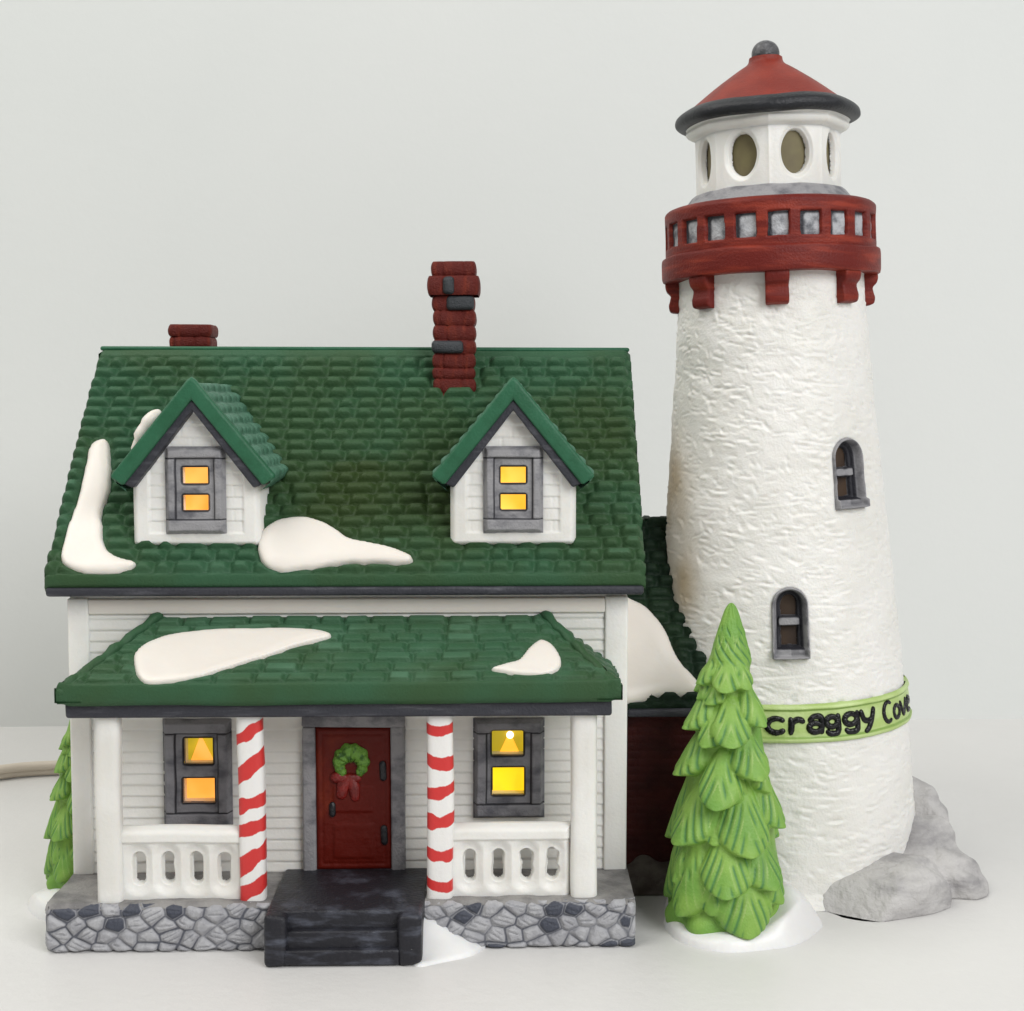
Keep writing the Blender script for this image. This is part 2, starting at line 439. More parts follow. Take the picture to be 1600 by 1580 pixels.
for a, b_ in ((WX0 - .05, WX0 + .30), (WX1 - .33, WX1 + .05)):
    MB().box(a, b_, YW - .085, YW + .3, FLOOR - .02, ZE - .38, .035, jit=.01).build('corner_board', MWHITE, house)
MB().box(WX0 + .3, WX1 - .33, YW - .075, YW + .1, Z(958, DW), ZE - .40, .03).build('frieze_board', MSNOW, house)

# ------------------------------------------------------------------ main roof
SNOW = [[(166, 684), (173, 700), (172, 760), (160, 800), (164, 845), (180, 864), (212, 876), (204, 886), (170, 892), (120, 887), (99, 872), (104, 838), (120, 792), (134, 742), (144, 696)],
        [(408, 830), (432, 812), (476, 806), (520, 822), (545, 840), (600, 851), (640, 866), (632, 878), (560, 876), (490, 884), (440, 888), (414, 880), (404, 852)],
        [(212, 1030), (222, 1008), (262, 990), (330, 981), (420, 979), (490, 982), (516, 992), (470, 1004), (420, 1020), (360, 1038), (300, 1056), (228, 1061)],
        [(768, 1044), (790, 1036), (812, 1030), (826, 1012), (844, 999), (862, 1006), (876, 1026), (874, 1042), (858, 1050), (826, 1054), (792, 1050)]]
def roof_patch(mb, x0, x1, pe, pr, n, seed, row, wmin, wmax, res=.024, amp=.135, lip=.17, ridge=True, side=1, bed=()):
    """pe/pr (y,z) eave and ridge"""
    L = math.hypot(pr[0] - pe[0], pr[1] - pe[1])
    u = np.arange(x0, x1 + res / 2, res); v = np.arange(0, L + res / 2, res)
    V, U = np.meshgrid(v, u, indexing='ij')
    h, rnd = shingles(U, V, row, wmin, wmax, seed, amp)
    if bed: h = h * snow_bed(U, V, bed)
    # first ridge strip and last eave strip are plain rounded bands
    rs = sstep(.20, .30, V) if ridge else 1
    es = 1 - sstep(L - .075, L - .04, V)
    h = h * rs * es + (1 - rs) * .055 + (1 - es) * .075
    hole = .5 * (1 - np.cos(np.pi * np.clip(V / L, 0, 1)))
    sag = -.04 * np.sin(np.pi * V / L) + .04 * fbm(U * .35, V * .5, seed + 8, 2)
    edge = np.minimum(U - x0, x1 - U)
    round_ = -.11 * np.clip(1 - edge / .12, 0, 1) ** 2
    h = h + sag * sstep(0, .3, edge) + round_
    roundr = -.10 * np.clip(1 - V / .14, 0, 1) ** 2 - .10 * np.clip(1 - (L - V) / .12, 0, 1) ** 2
    h = h + roundr
    ey = np.array([0, (pe[0] - pr[0]) / L, (pe[1] - pr[1]) / L])
    pts = np.stack([U, pr[0] + V * ey[1], pr[1] + V * ey[2]], -1) + h[..., None] * n
    brush = np.clip((fbm(U * 1.2, V * 1.8, seed + 20, 3) - .12) * 2.2, 0, 1) * .35 + 1.0 * np.clip(rnd - .55, 0, 1)
    brush = brush * (.35 + .65 * sstep(.2 * L, .95 * L, V)) * sstep(L, L - .09, V)
    olive = np.exp(-((U + 1.9) / 2.3) ** 2 - ((V - .66 * L) / 1.2) ** 2) + .5 * np.exp(-((U - 1.6) / .9) ** 2 - ((V - .4 * L) / 1.2) ** 2)  # dark olive zones paint the shade around the dormers
    olive = np.clip(olive * (1 + fbm(U, V, seed + 31, 2)), 0, 1)
    # skirts
    def cat(p, a, q, axis): return np.concatenate([p, q], axis)
    lowlip = pts[-1:].copy(); lowlip[..., 1] -= .02 * side; lowlip[..., 2] -= lip * .55
    low2 = pts[-1:].copy(); low2[..., 1] += .03 * side; low2[..., 2] -= lip
    low3 = low2.copy(); low3[..., 1] += .35 * side
    pts = np.concatenate([pts, lowlip, low2, low3], 0)
    at = lambda a: np.concatenate([a, a[-1:], a[-1:], a[-1:]], 0)
    brush = at(brush) ; olive = at(olive)
    zlow = low2[..., 2].max()
    def sk(q):
        q = q.copy(); q[..., 2] = np.maximum(q[..., 2] - .30, np.minimum(q[..., 2], zlow)); return q
    lft = sk(pts[:, :1]); rgt = sk(pts[:, -1:])
    pts = np.concatenate([lft, pts, rgt], 1)
    at2 = lambda a: np.concatenate([a[:, :1], a, a[:, -1:]], 1)
    mb.grid(pts, flip=side < 0, brush=at2(brush), olive=at2(olive) if ridge else at2(olive) * 0)

nF = np.array([0, -(ZR - ZE), DR - DE]); nF /= np.linalg.norm(nF)
pR0 = np.array([0, YR, ZR]); exR = np.array([1.0, 0, 0]); eyR = np.array([0, YE - YR, ZE - ZR]); eyR /= np.linalg.norm(eyR)
BED = [snow_uv(q, pR0, exR, eyR, nF, .06) for q in SNOW[:2]]
rb = MB()
LM = math.hypot(YR - YE, ZR - ZE)
roof_patch(rb, RX0, RX1, (YE, ZE), (YR, ZR), nF, 21, (LM - .075) / 21, .30, .58, bed=BED)
nB = nF * np.array([1, -1, 1])
roof_patch(rb, RX0, RX1, (2 * YR - YE, ZE), (YR, ZR), nB, 22, .262, .30, .58, res=.07, side=-1)
roof = rb.build('main_roof', MROOF, root, 'green shingled main roof with two dormers')
MB().tube([[RX0 + .05, YR, ZR + .0], [RX1 - .05, YR, ZR - .02]], .045).build('ridge_cap', MGREEN, roof)
gm = MB()
gm.box(RX0 + .03, RX1 - .03, YE + .0, YE + .3, ZE - .315, ZE - .16, .055, 4)
gm.build('eave_trim', MCHAR, roof)
snow_patch('snow_patch', SNOW[0],
           pR0, exR, eyR, nF, .06, roof, w=.15, base=.06, label='tall boot-shaped patch of snow at the left end of the main roof')
snow_patch('snow_patch', SNOW[1],
           pR0, exR, eyR, nF, .08, roof, w=.22, base=.06, label='low drift of snow beside the left dormer', seed=5)

# ------------------------------------------------------------------ dormers
DD = 23.58; YD = DD + CAMY
def dormer(cx, lean=0.0):
    hw = 1.06; zb = Z(852, DD); ze = Z(738, DD); za = Z(622, DD)
    xs = np.arange(cx - hw, cx + hw + .001, .02); ts = np.linspace(0, 1, 130)
    Tg, Xg = np.meshgrid(ts, xs, indexing='ij')
    top = za - (za - ze) * np.abs(Xg - cx) / hw
    zg = zb * (1 - Tg) + top * Tg
    edge = hw - np.abs(Xg - cx)
    board = np.maximum(1 - sstep(.26, .30, edge), 1 - sstep(zb + .20, zb + .24, zg))
    h = clap(zg - zb, .20, .03) * (1 - board) + .05 * board
    jx = np.exp(-(((Xg * 2.9 + np.floor(zg / .2) * .5) % 1 - .5) / .04) ** 2) * .008
    h = h - jx * (1 - board) - .10 * np.clip(1 - edge / .1, 0, 1) ** 2 - .08 * np.clip(1 - (zg - zb) / .08, 0, 1) ** 2
    h += .015 * fbm(Xg * 2, zg * 2, int(cx * 7) + 50, 2)
    m = MB(); pts = np.stack([Xg, YD - h, zg], -1)
    l = pts[:, :1].copy(); l[..., 1] = YD + 2.0; r = pts[:, -1:].copy(); r[..., 1] = YD + 2.0
    pts = np.concatenate([l, pts, r], 1)
    wx = cx + .0
    x0, x1 = wx - .475, wx + .475; z0, z1 = Z(831, DD), Z(700, DD)
    pw = .215; holes = []
    for (a, b_) in ((729, 755), (772, 797)):
        holes.append((wx - pw, wx + pw, Z(b_, DD), Z(a, DD)))
    bt = pts[:1].copy(); bt[..., 1] = YD + 1.0
    pts = np.concatenate([bt, pts], 0)
    kp = outside(pts[..., 0], pts[..., 2], holes); kp[:, 0] = kp[:, -1] = True
    grid_cut(m, pts, kp)
    d = m.build('dormer', MWHITE, root)
    # chevron roof
    tw, ztip, zap = 1.37, Z(747, DD - .25), Z(594, DD - .25)
    yf = YD - .24
    rm = MB()
    sl = np.hypot(tw, zap - ztip)
    for sg in (-1, 1):
        # shingled top surface: v from ridge to tip, u backwards
        v = np.arange(0, sl + .01, .024); yb_ = YR - .25
        u = np.arange(0, yb_ - yf, .024)
        V, U = np.meshgrid(v, u, indexing='ij')
        hs, rnd = shingles(U, V, .235, .30, .5, 90 + sg + int(cx * 3), .065, .8)
        hs *= sstep(.08, .2, U) * sstep(.0, .14, V)
        nx, nz = sg * (zap - ztip) / sl, tw / sl
        hs = hs - .07 * np.clip(1 - U / .1, 0, 1) ** 2 - .07 * np.clip(1 - (sl - V) / .1, 0, 1) ** 2 - .08 * np.clip(1 - V / .12, 0, 1) ** 2
        hs = hs + .02 * fbm(V * 1.5, U * 1.5, 3 + sg, 2)
        pts = np.stack([cx + sg * V * tw / sl + nx * hs, yf + U, zap - V * (zap - ztip) / sl + nz * hs], -1)
        th = .285
        keepV = pts[..., 0] * sg < cx * sg          # keep the two slopes from crossing at the crest
        pts[..., 0] = np.where(keepV, cx, pts[..., 0])
        th = .24
        fr4 = pts[:, :1].copy(); fr4[..., 1] += .05
        tip = pts[-1:].copy(); tip[..., 0] -= nx * .25; tip[..., 2] -= nz * .25
        pts = np.concatenate([pts, tip], 0)
        br = np.zeros(pts.shape[:2]); br[:-1] = np.clip(.55 * fbm(V * 2, U * 2, 8, 2) + .45 + .5 * (rnd - .3), 0, 1) * .9 * sstep(0, .12, U)
        rm.grid(pts, flip=sg < 0, brush=br, olive=br * 0)
    # rounded green chevron board along the front
    nz = tw / sl
    def chev(thk, y0, y1, drop, shrink, bev):
        bm = bmesh.new()
        zo = zap + .03 - drop / nz; tx_ = tw - shrink; zt_ = ztip - drop / nz + shrink * (zap - ztip) / tw
        out = [(-tx_, zt_), (-.07, zo - .05), (0, zo), (.07, zo - .05), (tx_, zt_), (tx_ - .11 - thk * .45, zt_ - thk * .62), (0, zo - thk / nz), (-tx_ + .11 + thk * .45, zt_ - thk * .62)]
        a_ = [bm.verts.new((cx + p[0], y0, p[1])) for p in out]; b_ = [bm.verts.new((cx + p[0], y1, p[1])) for p in out]
        n_ = len(out)
        for lp in (a_[::-1], b_):
            for f in ((0, 1, 6, 7), (1, 2, 3, 6), (3, 4, 5, 6)):
                o_ = f if lp is b_ else tuple(n_ - 1 - q for q in f)
                bm.faces.new([lp[q] for q in o_])
        for k in range(n_): bm.faces.new((a_[k], a_[(k + 1) % n_], b_[(k + 1) % n_], b_[k]))
        bmesh.ops.recalc_face_normals(bm, faces=bm.faces[:])
        eds = [e for e in bm.edges if abs(e.verts[0].co.y - e.verts[1].co.y) < 1e-6 and len(e.link_faces) == 2 and abs(e.link_faces[0].normal.dot(e.link_faces[1].normal)) < .7] + [e for e in bm.edges if abs(e.verts[0].co.y - e.verts[1].co.y) > 1e-6 and abs(e.verts[0].co.x - cx) > .8]
        bmesh.ops.bevel(bm, geom=eds, offset=bev, segments=4, affect='EDGES', profile=.5)
        return bm
    bd = chev(.245, yf - .06, yf + .12, -.015, .0, .055)
    k0 = len(rm.f); rm.bm(bd, 1)
    rm.box(cx - .12, cx + .12, yf + .1, YD + 1.5, zap - .22, zap - .06, .02)
    rm.build('dormer_roof', [MROOFL, MGREEN], d)
    # dark trim under the band
    tm = MB(); tm.bm(chev(.11, yf + .0, YD + .3, .232, .22, .035))
    tm.build('eave_trim', MCHAR, d)
    frame_field(x0, x1, z0, z1, YD - .045, holes, MGREY, d, 'window_frame', depth=.12, casing=.155, head=.17, sill=.22, seed=int(cx * 5) + 9)
    for hx0, hx1, hz0, hz1 in holes:
        quad_patch('window_pane', [(hx0 - .06, hz0 - .06), (hx1 + .06, hz0 - .06), (hx1 + .06, hz1 + .06), (hx0 - .06, hz1 + .06)], YD + REV - .10, MGLOWO if cx < -2 else MGLOWA, d)
    return d
dl = dormer(X(309, 790, DD)); dl['label'] = 'left white dormer with two orange panes and snow on its roof'
dr = dormer(X(802, 790, DD)); dr['label'] = 'right white dormer with two amber panes below the brick chimney'
# scrap of snow on the far side of the left dormer
sm = MB()
cL = X(309, 790, DD)
sm.tube(catmull(np.array([P(212, 700, 23.7), P(222, 676, 23.72), P(240, 654, 23.8), P(252, 650, 23.9)]), 5, False), [.05] * 4 + [.09] * 4 + [.12] * 4 + [.12] * 3 + [.06], 12)
sm.build('snow_patch', MSNOW, dl)

# ------------------------------------------------------------------ chimneys
def chimney(cx, cy, w, dp, courses, darks, seed, label, zbot):
    r = random.Random(seed); m = MB()
    m.box(cx - w / 2 + .06, cx + w / 2 - .06, cy - dp / 2 + .06, cy + dp / 2 - .06, zbot, courses[0][0] - .04, 0)
    for ci, (zt, zb, grow) in enumerate(courses):
        ww, dd = w / 2 + grow, dp / 2 + grow
        ox = r.uniform(-.012, .012)
        hz = (zt - zb)
        # one rounded course with shallow upright joints
        n = 120; a_ = np.arange(n) / n * 2 * math.pi
        t = np.linspace(0, 1, 9)
        A, Tt = np.meshgrid(a_, t)
        ca, sa = np.cos(A), np.sin(A)
        rr = (np.abs(ca) ** 9 + np.abs(sa) ** 9) ** (-1 / 9)
        px = (ww - .02) * rr * ca; py = (dd - .02) * rr * sa
        bulge = np.sin(np.pi * np.clip(Tt * .94 + .03, 0, 1)) ** .42
        jx = r.uniform(-.25, .25)
        for j_ in (jx - .42, jx, jx + .40): bulge = bulge - .5 * np.exp(-((px - j_) / .022) ** 2)
        off = .055 * bulge - .035 + .012 * fbm(px * 4 + ci * 3, Tt * 2 + py * 3, seed + ci, 2)
        px = px * (1 + off / ww); py = py * (1 + off / dd)
        zz_ = zb + hz * Tt + .012 * vnoise(px * 3, py * 3, seed + ci)
        ring = np.stack([cx + ox + px, cy + py, zz_], -1)
        capc = ring[-1:] * np.array([.6, .6, 1]) + np.array([cx + ox, cy, 0]) * np.array([.4, .4, 0]); 
        cap0 = ring[-1:] * np.array([0, 0, 1]) + np.array([cx + ox, cy, 0])
        m.grid(np.concatenate([ring, capc, cap0], 0), closed=True)
        if ci in darks:
            k0, k1 = darks[ci]
            m.box(cx + k0, cx + k1, cy - dd - .055, cy - dd + .2, zb + .01, zt - .01, .075, 4, 1, .012)
    return m.build('chimney', [MBRICK, MBRICKK], root, label)
Dc = 26.0
ys = [408, 431, 461, 485, 508, 531, 553, 575, 592, 615, 640]
co = [(Z(a, Dc), Z(b_, Dc), {0: .02, 1: .09}.get(k, 0)) for k, (a, b_) in enumerate(zip(ys[:-1], ys[1:]))]
wch = 68 / 2215 * Dc
chimney(X(709, 500, Dc), Dc + CAMY + .33, wch, .75, co, {1: (-.20, .02), 2: (-.13, .37), 5: (-.41, .18)}, 4,
        'tall brick chimney with three black bricks', ZR - 1.2)
Dc2 = 27.6
ys = [507, 526, 545, 565, 585]
co = [(Z(a, Dc2), Z(b_, Dc2), .02 if k == 0 else 0) for k, (a, b_) in enumerate(zip(ys[:-1], ys[1:]))]
chimney(X(298.5, 520, Dc2), Dc2 + CAMY + .35, 66 / 2215 * Dc2, .75, co, {}, 8, 'short brick chimney rising behind the ridge', ZR - 1.5)

# ------------------------------------------------------------------ porch roof
DPE, DPB = 21.9, 23.56
ye, yb = DPE + CAMY, DPB + CAMY
ze, zb = Z(1076, DPE), Z(964, DPB)
ex0, ex1 = X(91, 1085, DPE), X(972, 1085, DPE)
tx0, tx1 = X(250, 964, DPB), X(852, 964, DPB)
L = math.hypot(yb - ye, zb - ze)
pm = MB(); res = .024
v = np.arange(0, L + .001, res); s = np.linspace(0, 1, int((ex1 - ex0) / res))
V, S = np.meshgrid(v, s, indexing='ij'); t = V / L
U = (tx0 * (1 - t) + ex0 * t) * (1 - S) + (tx1 * (1 - t) + ex1 * t) * S
h, rnd = shingles(U, V, (L - .12) / 7, .40, .70, 61, .062, .55, .62)
wdt = np.minimum(S, 1 - S) * ((tx1 - tx0) * (1 - t) + (ex1 - ex0) * t)
h = h * sstep(.12, .2, wdt) * (1 - sstep(L - .12, L - .07, V)) * sstep(.0, .08, V) + .03 * sstep(.2, .08, wdt)
h += .05 * sstep(L - .12, L - .07, V) + .03 * fbm(U * .7, V, 71, 2) - .09 * np.clip(1 - (L - V) / .1, 0, 1) ** 2
nP = np.array([0, -(zb - ze), yb - ye]); nP /= np.linalg.norm(nP)
eyP = np.array([0, ye - yb, ze - zb]) / L
pP0 = np.array([0, yb, zb])
h = h * 1.35 * snow_bed(U, V, [snow_uv(q, pP0, exR, eyP, nP, .05) for q in SNOW[2:]])
pts = np.stack([U, yb + V * eyP[1], zb + V * eyP[2]], -1) + h[..., None] * nP
lip = [pts[-1:].copy() for _ in range(3)]
lip[0][..., 2] -= .13; lip[0][..., 1] -= .015; lip[1][..., 2] -= .235; lip[1][..., 1] += .03; lip[2][..., 2] -= .235; lip[2][..., 1] += 1.5
br = np.clip((fbm(U * 1.4, V * 2.0, 77, 3) - .05) * 2.0, 0, 1) * .28 + .6 * np.clip(rnd - .45, 0, 1) + .12
br = br * sstep(L, L - .2, V)
br = np.concatenate([br, br[-1:], br[-1:], br[-1:]], 0)
pm.grid(np.concatenate([pts] + lip, 0), brush=br, olive=br * 0)
# hipped end slopes
for xe, xt, sg in ((ex0, tx0, -1), (ex1, tx1, 1)):
    vv = np.linspace(0, 1, 40); uu = np.linspace(0, 1, 40)
    Vg, Ug = np.meshgrid(vv, uu, indexing='ij')
    a = np.array([xt, yb, zb]); b_ = np.array([xe, ye, ze]); c = np.array([xe, yb + .02, ze])
    q = a + Vg[..., None] * ((b_ - a) * (1 - Ug[..., None]) + (c - a) * Ug[..., None])
    hs, _ = shingles(Ug * 1.6 * Vg, Vg * 1.8, .25, .35, .5, 81 + sg, .05)
    q[..., 2] += hs * .8; q[..., 0] += sg * hs * .6
    l2 = q[-1:].copy(); l2[..., 2] -= .235
    l3 = l2.copy(); l3[..., 0] -= sg * .4
    q = np.concatenate([q, l2, l3], 0)
    pm.grid(q, flip=sg > 0, brush=np.full(q.shape[:2], .15), olive=np.zeros(q.shape[:2]))
    hp = np.linspace(a + [0, -.02, .02], b_ + [-sg * .06, .06, -.02], 24)
    hp[:, 2] += .02 * np.sin(np.arange(24) * 1.3)
    pm.tube(hp, .085 + .012 * np.sin(np.arange(24) * 1.9), 12)
porch = pm.build('porch_roof', MROOF, root, 'low green hipped roof over the porch')
gx0, gx1 = X(105, 1110, DPE + .12), X(957, 1110, DPE + .12)
gz0, gz1 = Z(1121, DPE + .12), ze - .225
MB().box(gx0, gx1, ye + .12, ye + .45, gz0, gz1, .05, 4, jit=.008).build('eave_trim', MCHAR, porch)
MB().box(gx0 + .1, gx1 - .1, ye + .4, yb, gz0 + .06, gz0 + .2, .01).build('porch_ceiling', MWHITE, porch)
snow_patch('snow_patch', SNOW[2],
           pP0, exR, eyP, nP, .05, porch, w=.16, base=.05, label='long snow drift on the left of the porch roof', seed=3)
snow_patch('snow_patch', SNOW[3],
           pP0, exR, eyP, nP, .05, porch, w=.13, base=.05, label='small fin-shaped snow patch on the right of the porch roof', seed=8)

# ------------------------------------------------------------------ stone base
BX0, BX1 = X(72, 1450, 22), X(996, 1450, 22)
def stones(u, v, seed, cell=.34):
    """voronoi rubble: returns height, groove, dark flag"""
    r = np.random.default_rng(seed)
    lo, hi = (u.min() - .5, v.min() - .4), (u.max() + .5, v.max() + .4)
    pts = []
    for a in np.arange(lo[0], hi[0], cell):
        for k, b in enumerate(np.arange(lo[1], hi[1], cell * .62)):
            pts.append((a + (k % 2) * cell * .5 + r.uniform(-.20, .20) * cell * 1.6, b + r.uniform(-.16, .16) * cell * 1.6))
    pts = np.array(pts); d1 = np.full(u.shape, 9.0); d2 = np.full(u.shape, 9.0); id_ = np.zeros(u.shape, int)
    wu = u + .03 * vnoise(u * 6, v * 6, seed); wv = v + .03 * vnoise(u * 6 + 9, v * 6, seed + 1)
    for k, (a, b) in enumerate(pts):
        d = np.hypot(wu - a, (wv - b) * 1.25)
        n = d < d1
        d2 = np.where(n, d1, np.minimum(d2, d)); id_ = np.where(n, k, id_); d1 = np.where(n, d, d1)
    e = (d2 - d1)
    groove = np.exp(-(e / .034) ** 2) * (.55 + .9 * np.clip(vnoise(u * 3, v * 3, seed + 2) + .4, 0, .6))
    dark = (r.random(len(pts)) < .12)[id_] * sstep(.02, .07, e)
    ang = (r.random(len(pts)) * 1.2 - .6)[id_]; on = (r.random(len(pts)) < .8)[id_]
    hz = v * np.cos(ang) + u * np.sin(ang)
    hatch = (np.exp(-(((hz / .075) % 1 - .5) / .16) ** 2)) * on * sstep(.05, .1, e) * (vnoise(u * 4, v * 14, seed + 6) > -.12)
    h = .06 * sstep(0, .14, e) - .018 * hatch
    return h, np.clip(groove + .55 * hatch, 0, 1), dark
bm_ = MB(); res = .016
for (x0, x1) in ((BX0, BX1),):
    u = np.arange(x0, x1, res); vz = np.arange(0.01, FLOOR, res)
    Vg, Ug = np.meshgrid(vz, u, indexing='ij')
    h, g, dk = stones(Ug, Vg, 5)
    h = h - .10 * np.clip(1 - (FLOOR - Vg) / .08, 0, 1) ** 2 - .08 * np.clip(1 - Vg / .08, 0, 1) ** 2 + .03 * fbm(Ug * 1.2, Vg * 2, 3, 2)
    h -= .10 * np.clip(1 - np.minimum(Ug - x0, x1 - Ug) / .1, 0, 1) ** 2
    bm_.grid(np.stack([Ug, -h + .05, Vg], -1), cav=g, dark=dk)
for xs, sg in ((BX0, -1), (BX1, 1)):
    u = np.arange(.05, 3.0, .025); vz = np.arange(.01, FLOOR, .025)
    Vg, Ug = np.meshgrid(vz, u, indexing='ij')
    h, g, dk = stones(Ug, Vg, 8 + sg)
    bm_.grid(np.stack([xs + sg * (h - .13), Ug, Vg], -1), flip=sg < 0, cav=g, dark=dk)
base = bm_.build('stone_base', MSTONE, root, 'grey rubble stone plinth with dark painted stones')
fm = MB()
u = np.arange(BX0 + .02, BX1, .04); w = np.arange(.04, YB + .2, .04)
Wg, Ug = np.meshgrid(w, u, indexing='ij')
fm.grid(np.stack([Ug, Wg, FLOOR + .035 * fbm(Ug * 2, Wg * 2, 9, 3) - .07 * np.clip(1 - (Wg - .04) / .09, 0, 1) ** 2], -1))
fm.build('porch_floor', MFLOOR, root)
# steps
stp = MB()
sx0, sx1 = X(411, 1450, 21.4), X(659, 1450, 21.4); ix0, ix1 = X(446, 1450, 21.4), X(622, 1450, 21.4)
PT = FLOOR + .05
yS = 21.34 + CAMY
stp.box(sx0, ix0, yS, .6, .01, PT, .085, 4, jit=.03)
stp.box(ix1, sx1, yS, .6, .01, PT - .01, .085, 4, jit=.03)
stp.box(sx0 + .02, sx1 - .02, yS + .22, YW - .05, .02, PT + .005, .05, 4, jit=.01)
stp.box(ix0 - .03, ix1 + .03, yS + .015, .5, .012, .285, .045, 4, jit=.02)
stp.box(ix0 - .03, ix1 + .03, yS + .11, .5, .015, .56, .045, 4, jit=.02)
steps = stp.build('porch_steps', MSTEP, root, 'black painted steps leading to the front door')
# drift of snow beside the steps
u = np.arange(X(640, 1500, 21.8), X(760, 1500, 21.8), .025); w = np.arange(-.75, .12, .025)
Wg, Ug = np.meshgrid(w, u, indexing='ij')
poly = catmull([(X(648, 1508, 21.4), -.62), (X(690, 1508, 21.4), -.50), (X(735, 1500, 21.6), -.26), (X(752, 1488, 21.9), -.02), (X(752, 1488, 21.9), .2), (X(640, 1490, 22), .2)], 6)
d = -poly_sd(Ug, Wg, poly)
hx = sstep(X(755, 1480, 21.8), X(650, 1480, 21.8), Ug)
hgt = np.where(d > 0, (.07 + .50 * hx * sstep(-.55, .12, Wg)) * np.sqrt(1 - (1 - np.clip(d / .25, 0, 1)) ** 2), d * 1.2) + .01
hgt += .03 * fbm(Ug * 3, Wg * 3, 3, 2) * (d > 0)
MB().grid(np.stack([Ug, Wg, hgt], -1), keep=d > -.03).build('snow_drift', MSNOWW, root, 'white drift of snow beside the porch steps')

# ------------------------------------------------------------------ porch posts
PTOP = gz0 + .04
def post(px0, px1, D, name, mat, stripes=None, slant=None, label=None, seed=0):
    x0, x1 = X(px0, 1260, D), X(px1, 1260, D); hw = (x1 - x0) / 2; cx = (x0 + x1) / 2; dp = hw * .8
    zs = np.arange(FLOOR - .02, PTOP + .001, .02); a = np.arange(96) / 96 * 2 * math.pi
    A, Zg = np.meshgrid(a, zs)
    n_ = 3.2
    ca, sa = np.cos(A), np.sin(A)
    rr = (np.abs(ca) ** n_ + np.abs(sa) ** n_) ** (-1 / n_)
    wv = 1 + .06 * fbm(Zg * .9 + 3 * seed, ca, seed, 2)
    Xg = cx + hw * rr * ca * wv + .03 * vnoise(Zg * .8, Zg * 0 + seed, seed + 2); Yg = D + CAMY + dp - dp * rr * sa * wv * -1 * -1
    m = MB(); sd = np.full(A.shape, 1.0)
    if stripes:
        xn = (Xg - cx) / hw
        for k, (ya, yb_) in enumerate(stripes):
            za, zb_ = Z(ya, D), Z(yb_, D)
            zc, hh_ = (za + zb_) / 2, (za - zb_) / 2
            off = slant(xn, k) * (sa > -.9)
            dz = np.abs(Zg - zc - off + .022 * vnoise(xn * 1.8 + k * 7, Zg * 3, k + seed)) - hh_ * (.86 + .5 * vnoise(xn * 1.5 + 5 * k, xn * 0, seed + 40))
            sd = np.minimum(sd, dz)
    m.grid(np.stack([Xg, Yg, Zg], -1), closed=True, sd=sd)
    return m.build(name, mat, root, label)
DP = 22.15
post(149, 189, DP, 'porch_post', MWHITE, label='plain white porch post at the left end', seed=1)
post(893, 935, DP, 'porch_post', MWHITE, label='plain white porch post at the right end', seed=2)
post(371, 412, DP, 'porch_post', MCANDY, [(1131, 1158), (1182, 1216), (1243, 1268), (1281, 1306), (1326, 1361), (1374, 1405)],
     lambda x, k: (.13, .17, .07, .06, .15, .12)[k] * x, 'red and white striped post left of the door', 3)
post(666, 708, DP, 'porch_post', MCANDY, [(1131, 1152), (1181, 1204), (1228, 1249), (1272, 1297), (1327, 1348), (1374, 1397)],
     lambda x, k: (-.005, -.03, .05, .02, -.02, -.03)[k] * x + .045 * (x * x - .5), 'red and white striped post right of the door', 4)

